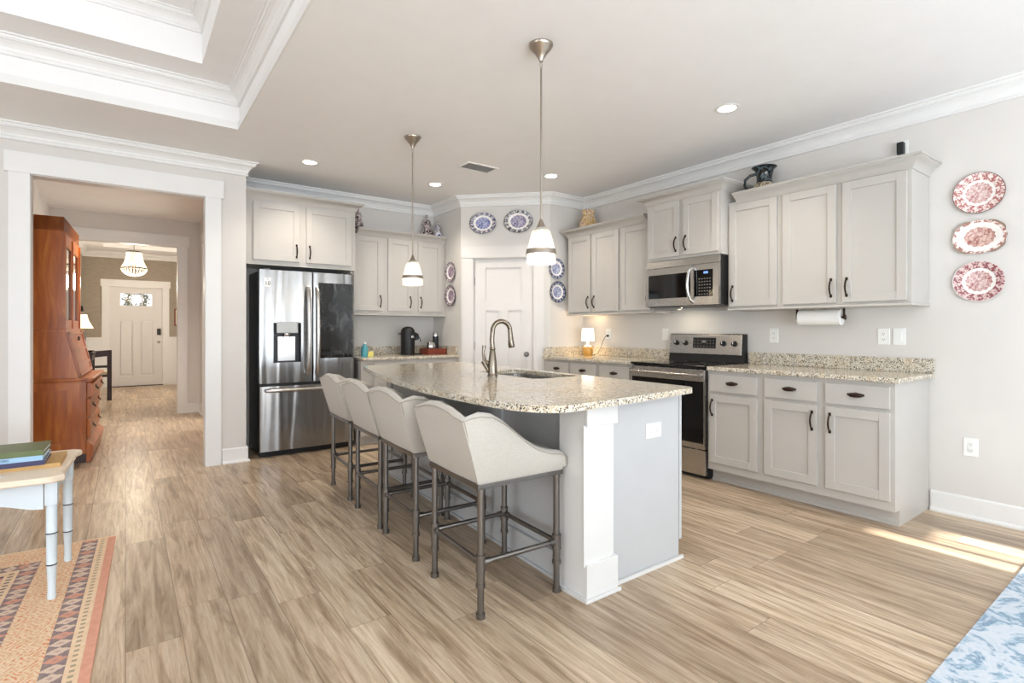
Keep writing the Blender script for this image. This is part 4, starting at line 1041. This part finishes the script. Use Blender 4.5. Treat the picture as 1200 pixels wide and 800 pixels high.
# ------------------------------------------------------------------ counter things
lm = thing('table_lamp', 'small lit lamp with white square shade and amber base on the corner counter', 'lamp', (4.18, 4.24, 0.9168))
MB().lathe([(0, 0), (0.046, 0), (0.056, 0.03), (0.060, 0.085), (0.056, 0.095), (0, 0.095)], n=24).build('amber_base', 'amber_jar', lm, True)
MB().lathe([(0.014, 0.09), (0.04, 0.098), (0.04, 0.108), (0.012, 0.12), (0.010, 0.175), (0, 0.175)], n=20).build('neck', 'white_plastic', lm, True)
mb = MB(); s0_, s1_ = 0.062, 0.056
for (za, ha), (zb_, hb) in (((0.165, s0_), (0.305, s1_)),):
    ra = [mb.bm.verts.new((x*ha, y*ha, za)) for x, y in ((-1, -1), (1, -1), (1, 1), (-1, 1))]; rb = [mb.bm.verts.new((x*hb, y*hb, zb_)) for x, y in ((-1, -1), (1, -1), (1, 1), (-1, 1))]
    for i in range(4): mb.bm.faces.new((ra[i], ra[(i+1) % 4], rb[(i+1) % 4], rb[i]))
so_ = mb.build('lamp_shade', 'white_shade_lit', lm); so_.modifiers.new('t', 'SOLIDIFY').thickness = 0.002
so_.rotation_euler = (0, 0, -0.6)
light('lamp_bulb', 'POINT', (4.18, 4.24, 0.916+0.24), (0, 0, 0), 3.0, (1, 0.78, 0.5), shadow_soft_size=0.05)
cp = [Vector((4.345, 4.10, 1.14)), Vector((4.325, 4.11, 1.13)), Vector((4.31, 4.13, 1.08)), Vector((4.30, 4.16, 1.0)), Vector((4.28, 4.18, 0.94)), Vector((4.25, 4.20, 0.925)), Vector((4.225, 4.22, 0.922))]
MB().tube([tuple(v_-Vector((4.18, 4.24, 0.916))) for v_ in cp], 0.003, 8).build('cord', 'black_matte', lm, True)

cf = thing('coffee_maker', 'black capsule coffee maker on the coffee counter', 'coffee maker', (2.655, 5.66, 0.9165))
MB().lathe([(0, 0), (0.075, 0), (0.078, 0.01), (0.078, 0.26), (0.074, 0.29), (0.055, 0.315), (0.02, 0.328), (0, 0.33)], n=32, sy=1.15).build('machine_body', 'black_matte', cf, True)
MB().box(0.05, 0.15, -0.06, 0.06, 0, 0.016, 0.004).build('drip_tray', 'black_gloss', cf)
MB().box(0.06, 0.13, -0.035, 0.035, 0.17, 0.245, 0.012).build('brew_head', 'black_gloss', cf)
MB().tube([(0.07, 0, 0.26), (0.11, 0, 0.25), (0.15, 0, 0.20), (0.17, 0, 0.15)], 0.006, 8).build('lever', 'black_matte', cf, True)
MB().lathe([(0.0, 0.0), (0.016, 0.0), (0.018, 0.004), (0, 0.006)], n=16, m=Matrix.Translation((0.02, -0.088, 0.21)) @ Matrix.Rotation(PI/2, 4, 'X')).build('button', 'chrome', cf)
MB().box(-0.115, -0.07, -0.008, 0.008, 0.24, 0.252, 0.003).build('side_lug', 'black_matte', cf)
gl = thing('capsule_dish', 'shiny clear round dish of capsules leaning by the coffee maker', 'dish', (2.90, 5.66, 0.956))
MB().lathe([(0, 0), (0.03, 0.002), (0.045, 0.03), (0.054, 0.07), (0.052, 0.10), (0.040, 0.128), (0.02, 0.138), (0, 0.14)], n=20).build('dish_bowl', 'chrome', gl, True)
ty = thing('wooden_tray', 'red-brown wooden tray on the coffee counter', 'tray', (2.96, 5.60, 0.917))
mb = MB().box(-0.12, 0.125, -0.10, 0.13, 0, 0.012).box(-0.12, 0.125, -0.10, -0.088, 0.012, 0.068, 0.003).box(-0.12, 0.125, 0.118, 0.13, 0.012, 0.068, 0.003).box(-0.12, -0.108, -0.088, 0.118, 0.012, 0.068).box(0.113, 0.125, -0.088, 0.118, 0.012, 0.068)
mb.build('tray_box', 'tray_wood', ty)
gl.location = (2.912, 5.575, 0.9305)
ft = thing('milk_frother', 'black cylindrical frother with steel lid standing in the wooden tray', 'frother', (3.022, 5.665, 0.9305))
MB().lathe([(0, 0), (0.034, 0), (0.036, 0.01), (0.036, 0.20), (0, 0.20)], n=24).build('jug', 'black_matte', ft, True)
MB().lathe([(0.036, 0.20), (0.036, 0.235), (0.030, 0.245), (0, 0.246)], n=24).build('lid', 'chrome', ft, True)
bt = thing('soap_bottle', 'small teal bottle at the left end of the coffee counter', 'bottle', (2.075, 5.50, 0.9168))
MB().lathe([(0, 0), (0.034, 0), (0.036, 0.01), (0.036, 0.10), (0.016, 0.125), (0.014, 0.14), (0, 0.14)], n=20).build('bottle_body', 'teal_plastic', bt, True)
MB().lathe([(0.017, 0.138), (0.017, 0.158), (0, 0.16)], n=16).build('cap', 'white_plastic', bt, True)
tag(MB().poly([(-0.03, 0), (0.03, 0), (0.03, 0.055), (-0.03, 0.055)], 'y', -0.002, 0.02, 0.001).build('note_card', 'yellow_card', loc=(2.135, 5.475, 0.9165)), 'small pale yellow card standing beside the teal bottle', 'card')

# ------------------------------------------------------------------ secretary desk (local: front +x, width +y)
sec = thing('secretary_desk', 'tall cherry slant-front secretary desk with glazed upper cabinet in the hall', 'desk', (-0.289, 6.17, 0), math.radians(-2.1))
SWd = 1.13
BXb = -0.47
MB().box(BXb, 0.0, 0.0, SWd, 0.08, 0.735).build('lower_case', 'cherry', sec)
mb = MB()
for x0_, x1_, z0_, z1_ in ((BXb+0.02, -0.11, 0.62, 0.70), (BXb+0.02, -0.11, 0.10, 0.17), (-0.14, -0.02, 0.17, 0.62), (BXb+0.0, BXb+0.05, 0.17, 0.62)): pass
mb.box(BXb, -0.13, -0.016, 0.0, 0.665, 0.73).box(BXb, -0.13, -0.016, 0.0, 0.08, 0.19).box(-0.13, 0.0, -0.016, 0.0, 0.08, 0.73).box(BXb, BXb+0.07, -0.016, 0.0, 0.19, 0.665)
mb.build('side_frame', 'cherry', sec)
mb = MB().box(BXb, 0.055, -0.02, SWd+0.02, 0.745, 0.768, 0.006).box(BXb, 0.035, -0.012, SWd+0.012, 0.730, 0.745, 0.004)
mb.build('writing_ledge', 'cherry', sec)
mb = MB().poly([(0.0, 0.0), (0.03, 0.0), (0.05, 0.09), (0.055, 0.14), (0.02, 0.175), (0.0, 0.19)], 'y', -0.012, SWd+0.012, 0.003)
mb.build('base_moulding', 'cherry', sec)
mb = MB().box(-0.09, 0.02, -0.01, 0.12, 0, 0.08).box(-0.09, 0.02, SWd-0.12, SWd+0.01, 0, 0.08).box(BXb, BXb+0.1, -0.005, 0.12, 0, 0.08).box(BXb, BXb+0.1, SWd-0.12, SWd, 0, 0.08)
mb.build('bracket_feet', 'dark_wood', sec)
for (z0_, z1_, ov) in ((0.585, 0.722, 0.045), (0.40, 0.572, 0.022), (0.20, 0.388, 0.022)):
    dd = MB().poly([(0.0, z0_), (ov, z0_+0.012), (ov+0.008, (z0_+z1_)/2), (ov, z1_-0.012), (0.0, z1_)], 'y', 0.05, SWd-0.05, 0.003).build('drawer', 'cherry', sec)
    for y in (0.28, SWd-0.28):
        MB().box(ov+0.004, ov+0.012, y-0.035, y+0.035, (z0_+z1_)/2+0.004, (z0_+z1_)/2+0.030, 0.002).tube([(ov+0.010, y-0.028, (z0_+z1_)/2+0.01), (ov+0.026, y-0.02, (z0_+z1_)/2-0.012), (ov+0.028, y+0.02, (z0_+z1_)/2-0.012), (ov+0.010, y+0.028, (z0_+z1_)/2+0.01)], 0.003, 6).build('drawer_pull', 'bronze', dd)
MB().poly([(BXb, 0.768), (-0.055, 0.768), (-0.145, 1.195), (BXb, 1.195)], 'y', 0.0, SWd).build('slant_case', 'cherry', sec)
# slant-front lid with raised bars
mb = MB()
def sl(t, off): # point on the slanted face
    x = -0.055-0.09*t; z = 0.768+0.427*t; return (x+off*0.978, z+off*0.206)
for t0, t1, o_ in ((0.03, 0.97, 0.012),):
    a, b, c_, d_ = sl(t0, 0), sl(t0, o_), sl(t1, o_), sl(t1, 0); mb.poly([a, b, c_, d_], 'y', 0.03, SWd-0.03)
for t0, t1 in ((0.03, 0.10), (0.24, 0.30), (0.56, 0.62), (0.92, 0.97)):
    a, b, c_, d_ = sl(t0, 0.01), sl(t0, 0.022), sl(t1, 0.022), sl(t1, 0.01); mb.poly([a, b, c_, d_], 'y', 0.03, SWd-0.03)
for y0_, y1_ in ((0.03, 0.09), (SWd-0.09, SWd-0.03)):
    a, b, c_, d_ = sl(0.03, 0.01), sl(0.03, 0.022), sl(0.97, 0.022), sl(0.97, 0.01); mb.poly([a, b, c_, d_], 'y', y0_, y1_)
lid_ = mb.build('slant_lid', 'cherry', sec)
px_, pz_ = sl(0.82, 0.02); MB().box(px_, px_+0.015, SWd*0.5-0.03, SWd*0.5+0.03, pz_-0.02, pz_+0.02, 0.004).build('lock_plate', 'bronze', lid_)
UX = -0.155
MB().box(BXb, UX-0.022, 0.0, SWd, 1.195, 2.10).box(BXb, UX+0.012, -0.008, SWd+0.008, 1.19, 1.215, 0.003).build('upper_case', 'cherry', sec)
mb = MB()
y0_, y1_ = 0.0, SWd; hh = [(0.075, SWd/2-0.055, 1.30, 1.97), (SWd/2+0.055, SWd-0.075, 1.30, 1.97)]
xs_ = sorted({y0_, y1_, *[h_[0] for h_ in hh], *[h_[1] for h_ in hh]}); zs_ = [1.215, 1.30, 1.97, 2.10]
for a, b in zip(xs_, xs_[1:]):
    for c_, d_ in zip(zs_, zs_[1:]):
        if not any(h_[0] < (a+b)/2 < h_[1] and h_[2] < (c_+d_)/2 < h_[3] for h_ in hh): mb.box(UX-0.022, UX, a, b, c_, d_)
mb.box(UX, UX+0.010, SWd/2-0.012, SWd/2+0.012, 1.22, 2.08).box(UX, UX+0.014, 0.0, 0.03, 1.22, 2.09).box(UX, UX+0.014, SWd-0.03, SWd, 1.22, 2.09)
do_ = mb.build('glazed_doors', 'cherry', sec)
for h_ in hh: MB().box(UX-0.014, UX-0.008, h_[0], h_[1], h_[2], h_[3]).build('glass_pane', 'black_gloss', do_)
CP = [(0, 0), (0.008, 0), (0.008, 0.03), (0.018, 0.045), (0.024, 0.065), (0.044, 0.09), (0.052, 0.105), (0.052, 0.125), (0, 0.125)]
mb = MB().sweep([(BXb, SWd), (UX, SWd), (UX, 0), (BXb, 0)], [(a*1.15, b) for a, b in CP], 2.095).box(BXb, UX, 0, SWd, 2.10, 2.22)
mb.build('cornice', 'cherry', sec)

# ------------------------------------------------------------------ white side table and its books
TB = 0.57; TR = math.radians(-3)
tb = thing('side_table', 'low distressed white table with ringed legs on the patterned rug', 'table', (-0.29, 3.02, 0), TR)
# local: x to the left is negative; top spans x -0.95..0.07, y 0.0..0.66
top = [(-0.95, 0.0), (0.035, 0.0), (0.075, 0.035), (0.055, 0.10), (0.06, 0.16), (0.06, 0.48), (0.055, 0.54), (0.075, 0.605), (0.035, 0.64), (-0.95, 0.64), (-0.98, 0.60), (-0.98, 0.04)]
o = MB().plate(top, [], TB-0.028, TB).build('table_top', 'cream_paint', tb); o.modifiers.new('b', 'BEVEL').width = 0.006
for sx_, sy_ in ((0.02, 0.09), (0.02, 0.55), (-0.92, 0.09), (-0.92, 0.55)):
    mb = MB().box(sx_-0.022, sx_+0.022, sy_-0.022, sy_+0.022, TB-0.14, TB-0.028, 0.003)
    prof = [(0, 0.0), (0.014, 0.0), (0.017, 0.01), (0.015, 0.03), (0.0145, 0.06), (0.0185, 0.15), (0.0205, 0.155), (0.0185, 0.16), (0.020, 0.29), (0.0225, 0.295), (0.020, 0.30), (0.020, 0.40), (0.020, 0.44), (0, 0.44)]
    mb.lathe(prof, (sx_, sy_, 0.008), 20); lg = mb.build('leg', 'pale_blue_paint', tb, True)
    for z, q in ((0.163, 0.0), (0.303, 0.0015)): MB().lathe([(0.0195+q, z-0.003), (0.0212+q, z), (0.0195+q, z+0.003)], (sx_, sy_, 0), 20).build('leg_ring', 'slot_dark', lg)
def apron(x0, x1, y, name='apron'):
    n = 24; pts = [(x0, TB-0.028)]
    for k in range(n+1):
        t = k/n; x = x0+(x1-x0)*t; d = 0.085+0.028*math.cos(2*PI*t)+0.012*math.cos(6*PI*t); pts.append((x, TB-0.028-d))
    pts.append((x1, TB-0.028)); return MB().poly(pts, 'y', y-0.009, y+0.009)
apron(-0.894, -0.006, 0.08).build('apron', 'pale_blue_paint', tb); apron(-0.894, -0.006, 0.56).build('apron', 'pale_blue_paint', tb)
MB().box(0.011, 0.029, 0.116, 0.524, TB-0.10, TB-0.028).build('apron', 'pale_blue_paint', tb)
MB().box(-0.929, -0.911, 0.116, 0.524, TB-0.10, TB-0.028).build('apron', 'pale_blue_paint', tb)
def book(label, cover, w_, d_, h_, x, y, z, rz, spine=None, name='book'):
    """local: spine along -y side, x length"""
    r = thing(name, label, 'book', (x, y, z), rz)
    MB().box(0, w_, 0, d_, 0, 0.003).box(0, w_, 0, d_, h_-0.003, h_).box(0, w_, 0, 0.004, 0.003, h_-0.003).build('cover', cover, r)
    MB().box(0.004, w_-0.006, 0.004, d_-0.005, 0.003, h_-0.003).build('page_block', 'paper', r)
    if spine: text(spine[0], h_*0.62, spine[1], r, (w_*spine[2], -0.0006, h_/2), (PI/2, 0, 0), 'spine_lettering', 0.0004)
    return r
# book stack: right-front corner near (-0.31, 3.29)
book('tan book at the bottom of the stack, sticking out on the right', 'tan_cover', 0.30, 0.29, 0.018, -0.545, 3.235, TB+0.0003, -0.02)
book('navy-spined book second from the bottom of the stack', 'navy_cover', 0.32, 0.26, 0.022, -0.620, 3.225, TB+0.0186, -0.01)
book('light-blue book with lettered spine, second from the top of the stack', 'sky_cover', 0.33, 0.25, 0.022, -0.635, 3.23, TB+0.0409, -0.03, ('QUARTERS', 'ink', 0.55))
book('green book on top of the stack on the white table', 'green_cover', 0.33, 0.25, 0.024, -0.633, 3.232, TB+0.0632, -0.03)
pp = thing('leaflet', 'white printed leaflet lying in front of the books', 'leaflet', (-0.52, 3.125, TB+0.0004), 0.35)
MB().box(-0.10, 0.09, -0.03, 0.06, 0, 0.0015).build('sheet', 'paper', pp)
mb = MB()
for k in range(5): mb.box(-0.08, 0.07-0.02*(k % 2), -0.018+k*0.014, -0.015+k*0.014, 0.0015, 0.0019)
mb.build('printed_lines', 'ink', pp)

# ------------------------------------------------------------------ rugs
def oriental():
    m, nt, b = new_mat('oriental_rug', 0.95, 0, (226, 196, 160), 0.1)
    v = coords(nt); x, y, z = sep(nt, v)          # x<=0 leftwards from the right edge, y<=0 from the far edge
    u = x*-1.0; w_ = y*-1.0
    cream = mixc(nt, noise(nt, v, 25, 3, 0.6), (216, 184, 148), (240, 216, 186))
    coral = mixc(nt, noise(nt, v, 30, 3, 0.6), (204, 144, 120), (226, 172, 150))
    navy = mixc(nt, noise(nt, v, 60, 2), (74, 66, 94), (116, 102, 120))
    # curling tan scrolls in the main border
    nn = noise(nt, v, 40, 2)
    sx_ = V.op('SINE', V.op('MULTIPLY_ADD', w_, 120.0, V.op('MULTIPLY', V.op('SINE', u*85.0), 2.6)) + nn*5.0)
    sy_ = V.op('SINE', u*150.0+V.op('SINE', w_*64.0)*2.2 + nn*4.0)
    scroll = mixc(nt, V.op('MULTIPLY', (V.op('ABSOLUTE', sx_*sy_) > 0.42)*(noise(nt, v, 90, 2) > 0.42), 0.7), cream, (212, 160, 122))
    scroll = mixc(nt, V.op('MULTIPLY', (V.op('MULTIPLY', sx_, sy_) > 0.86), 0.9), scroll, (222, 120, 90))
    # motifs on the dark bands: alternating pink and cream diamonds
    def motif(cu, cw, per, wd):
        f = V.op('SUBTRACT', (cw/per).frac(), 0.5); d = f.abs()*2.0 + (cu-wd/2).abs()*(1.7/wd)
        alt = V.op('FLOORED_MODULO', (cw/per).floor(), 3.0)
        cc_ = mixc(nt, alt > 0.5, (214, 142, 122), (222, 200, 182))
        d = d + (noise(nt, v, 70, 3, 0.7)-0.5)*0.7
        rim_ = mixc(nt, V.op('MULTIPLY', (d < 0.95), 0.85), navy, cc_)
        return mixc(nt, V.op('MULTIPLY', (d < 0.3), 0.6), rim_, (150, 100, 116))
    wear = V.op('MULTIPLY', noise(nt, v, 45, 4, 0.7), 0.5)
    b1_ = mixc(nt, wear, motif(u-0.08, w_, 0.062, 0.07), cream)
    e = mn(u-0.30, w_-0.22)
    along = mixc(nt, 0.0, cream, cream)
    b2_ = motif(e, V.op('ADD', u*(w_-0.22 < u-0.30), w_*(w_-0.22 > u-0.30)), 0.055, 0.07)
    b2_ = mixc(nt, wear, b2_, cream)
    dash = mixc(nt, V.op('MULTIPLY', ((w_/0.036).frac() < 0.42)*band(u, 0.050, 0.066), 0.8), cream, (150, 140, 120))
    c = scroll
    c = mixc(nt, u < 0.15, c, b1_)
    c = mixc(nt, u < 0.08, c, dash)
    c = mixc(nt, u < 0.035, c, coral)
    c = mixc(nt, w_ < 0.02, c, cream)
    c = mixc(nt, e > 0.0, c, b2_)
    c = mixc(nt, e > 0.07, c, mixc(nt, ((w_/0.036).frac() < 0.4)*band(e, 0.085, 0.105), cream, (120, 110, 110)))
    c = mixc(nt, e > 0.12, c, mixc(nt, noise(nt, v, 16, 3, 0.6, 0.5) > 0.5, navy, coral))
    base(nt, b, c); bump(nt, b, noise(nt, v, 300, 2), 0.4, 0.002); M['oriental_rug'] = m
oriental()
def bluerug():
    m, nt, b = new_mat('blue_rug', 0.95, 0, (180, 200, 215), 0.1)
    v = coords(nt); n = noise(nt, v, 3.2, 4, 0.62, 1.8); n2 = noise(nt, v, 60, 3, 0.7)
    c = ramp(nt, n+n2*0.10-0.05, [(0.34, (200, 206, 212)), (0.42, (172, 190, 204)), (0.455, (80, 118, 150)), (0.49, (150, 178, 196)), (0.54, (204, 208, 214)), (0.62, (186, 198, 208)), (0.655, (90, 130, 160)), (0.69, (196, 202, 210))])
    base(nt, b, mixc(nt, n2*0.5, c, (196, 204, 214))); bump(nt, b, n2, 0.4, 0.002); M['blue_rug'] = m
bluerug()
tag(MB().box(-1.6, 0, -2.6, 0, 0, 0.008, 0.002).build('patterned_rug', 'oriental_rug', loc=(-0.044, 3.852, 0), rot=(0, 0, math.radians(-2.0))), 'cream and coral oriental rug with navy borders under the white table', 'rug')
rgo = MB().box(0, 2.35, -2.2, 0, 0, 0.008, 0.002).build('blue_rug', 'blue_rug', loc=(1.85, 0.605, 0))
tag(rgo, 'mottled blue and grey rug at the lower right of the room', 'rug')

# ------------------------------------------------------------------ foyer things
ch = thing('chandelier', 'beaded basket chandelier lit in the foyer', 'chandelier', (0.125, 11.5, 2.15))
MB().tube([(0, 0, 0.46), (0, 0, 0.85)], 0.006, 8).lathe([(0, 0.85), (0.05, 0.85), (0.045, 0.83), (0, 0.82)], n=16).build('hanging_stem', 'nickel', ch, True)
mb = MB(); mb.lathe([(0.105, 0.425), (0.115, 0.43), (0.115, 0.445), (0.105, 0.45)], n=32).lathe([(0.185, 0.135), (0.197, 0.14), (0.197, 0.155), (0.185, 0.16)], n=32)
mb.build('metal_rings', 'bronze', ch, True)
for k in range(36):
    a = 2*PI*k/36; pts = []
    for t in range(7):
        s_ = t/6; r_ = 0.112+(0.19-0.112)*s_+(-0.022)*math.sin(PI*s_); pts.append((r_*math.cos(a), r_*math.sin(a), 0.43-0.28*s_))
    MB().tube(pts, 0.006, 5).build('bead_strand', 'crystal_lit', ch, True)
for k in range(24):
    a = 2*PI*k/24; pts = []
    for t in range(6):
        s_ = t/5; r_ = 0.19*math.cos(s_*PI/2*0.95); pts.append((r_*math.cos(a), r_*math.sin(a), 0.145-0.13*math.sin(s_*PI/2)))
    MB().tube(pts, 0.006, 5).build('bead_strand', 'crystal_lit', ch, True)
MB().lathe([(0, -0.02), (0.015, -0.01), (0.018, 0.005), (0, 0.02)], n=12).build('finial', 'bronze', ch, True)
for k in range(3): 
    a = 2*PI*k/3; MB().lathe([(0, 0.2), (0.018, 0.22), (0.022, 0.25), (0, 0.29)], (0.05*math.cos(a), 0.05*math.sin(a), 0), 12).build('bulb', 'bulb', ch, True)
light('chandelier_glow', 'POINT', (0.125, 11.5, 2.02), (0, 0, 0), 45, (1, 0.85, 0.66), shadow_soft_size=0.15)
light('added_foyer_fill', 'AREA', (1.6, 11.5, 1.5), (PI/2, 0, PI/2), 34, (1, 0.96, 0.9), shape='RECTANGLE', size=2.0, size_y=1.6)  # added fill to brighten the foyer; no window in that wall

ht = thing('console_table', 'dark wood console table against the left foyer wall, behind the secretary', 'table', (-0.505, 10.3, 0))
MB().box(-0.20, 0.13, -0.45, 0.45, 0.84, 0.87, 0.004).box(-0.18, 0.11, -0.42, 0.42, 0.75, 0.84).build('table_top', 'dark_wood', ht)
for sx_ in (-0.16, 0.09):
    for sy_ in (-0.4, 0.4): MB().box(sx_-0.02, sx_+0.02, sy_-0.02, sy_+0.02, 0, 0.75).build('leg', 'dark_wood', ht)
fl_ = thing('table_lamp', 'lit lamp with cream bell shade on the foyer console', 'lamp', (-0.535, 10.35, 0.87))
MB().lathe([(0, 0), (0.06, 0), (0.062, 0.02), (0.03, 0.05), (0.045, 0.13), (0.05, 0.22), (0.025, 0.32), (0.012, 0.36), (0.01, 0.56), (0, 0.56)], n=20).build('lamp_base', 'dark_wood', fl_, True)
pr_ = [(0.14, 0.36), (0.118, 0.40), (0.085, 0.47), (0.067, 0.53), (0.060, 0.57)]
MB().lathe(pr_+[(a-0.003, b) for a, b in pr_[::-1]], n=28).build('lamp_shade', 'lampshade_lit', fl_, True)
MB().lathe([(0.006, 0.56), (0.006, 0.60), (0.02, 0.61), (0.022, 0.66), (0.012, 0.70), (0, 0.705)], n=14).build('finial', 'dark_wood', fl_, True)
light('foyer_lamp_bulb', 'POINT', (-0.535, 10.35, 0.87+0.46), (0, 0, 0), 4, (1, 0.8, 0.55), shadow_soft_size=0.05)
dsh = tag(MB().lathe([(0, 0), (0.05, 0), (0.06, 0.01), (0.085, 0.03), (0.08, 0.03), (0.05, 0.012), (0, 0.01)], n=24).build('dish', 'black_matte', smooth=True, loc=(-0.455, 9.98, 0.871)), 'small dark dish on the foyer console beside the lamp', 'dish')
fc = thing('dining_chair', 'dark wooden chair with cream seat standing in the foyer', 'chair', (-0.41, 11.30, 0))
for sx_ in (-0.19, 0.19):
    MB().poly([(-0.025, 0), (0.025, 0), (0.02, 0.45), (0.0, 0.86), (-0.035, 0.86), (-0.02, 0.45)], 'x', sx_-0.032, sx_+0.032, 0.003).build('leg', 'dark_wood', fc)
    MB().box(sx_-0.022, sx_+0.022, 0.36, 0.40, 0, 0.44, 0.003).build('leg', 'dark_wood', fc)
MB().poly([(-0.19, 0.76), (-0.19, 0.86), (0, 0.845), (0.19, 0.86), (0.19, 0.76), (0, 0.74)], 'y', -0.03, 0.0, 0.003).build('top_rail', 'dark_wood', fc)
MB().box(-0.17, 0.17, -0.005, 0.02, 0.56, 0.60).build('back_rail', 'dark_wood', fc)
MB().box(-0.21, 0.21, 0.02, 0.42, 0.40, 0.44).build('seat_frame', 'dark_wood', fc)
MB().box(-0.20, 0.20, 0.01, 0.41, 0.44, 0.49, 0.015, 3).build('seat_pad', 'cream_cloth', fc, True)
cb = thing('door_chime', 'small white box mounted high on the left foyer wall', 'door chime', (FX0, 12.3, 1.98))
MB().box(0.0, 0.045, -0.11, 0.11, -0.07, 0.07, 0.006).build('chime_cover', 'white_plastic', cb); MB().box(0.0452, 0.047, -0.08, 0.08, -0.045, -0.04).box(0.0452, 0.047, -0.08, 0.08, -0.03, -0.025).build('chime_slots', 'slot_dark', cb)
pf = thing('picture_frame', 'small dark framed picture on the foyer wall right of the front door', 'picture', (0.98, FY1-0.001, 1.48))
mb = MB(); holed(mb, -0.11, 0.11, -0.19, 0.19, [(-0.085, 0.085, -0.165, 0.165)], -0.02, 0); mb.build('frame', 'tray_wood', pf)
MB().box(-0.086, 0.086, -0.012, -0.002, -0.166, 0.166).build('print', 'cream_cloth', pf)
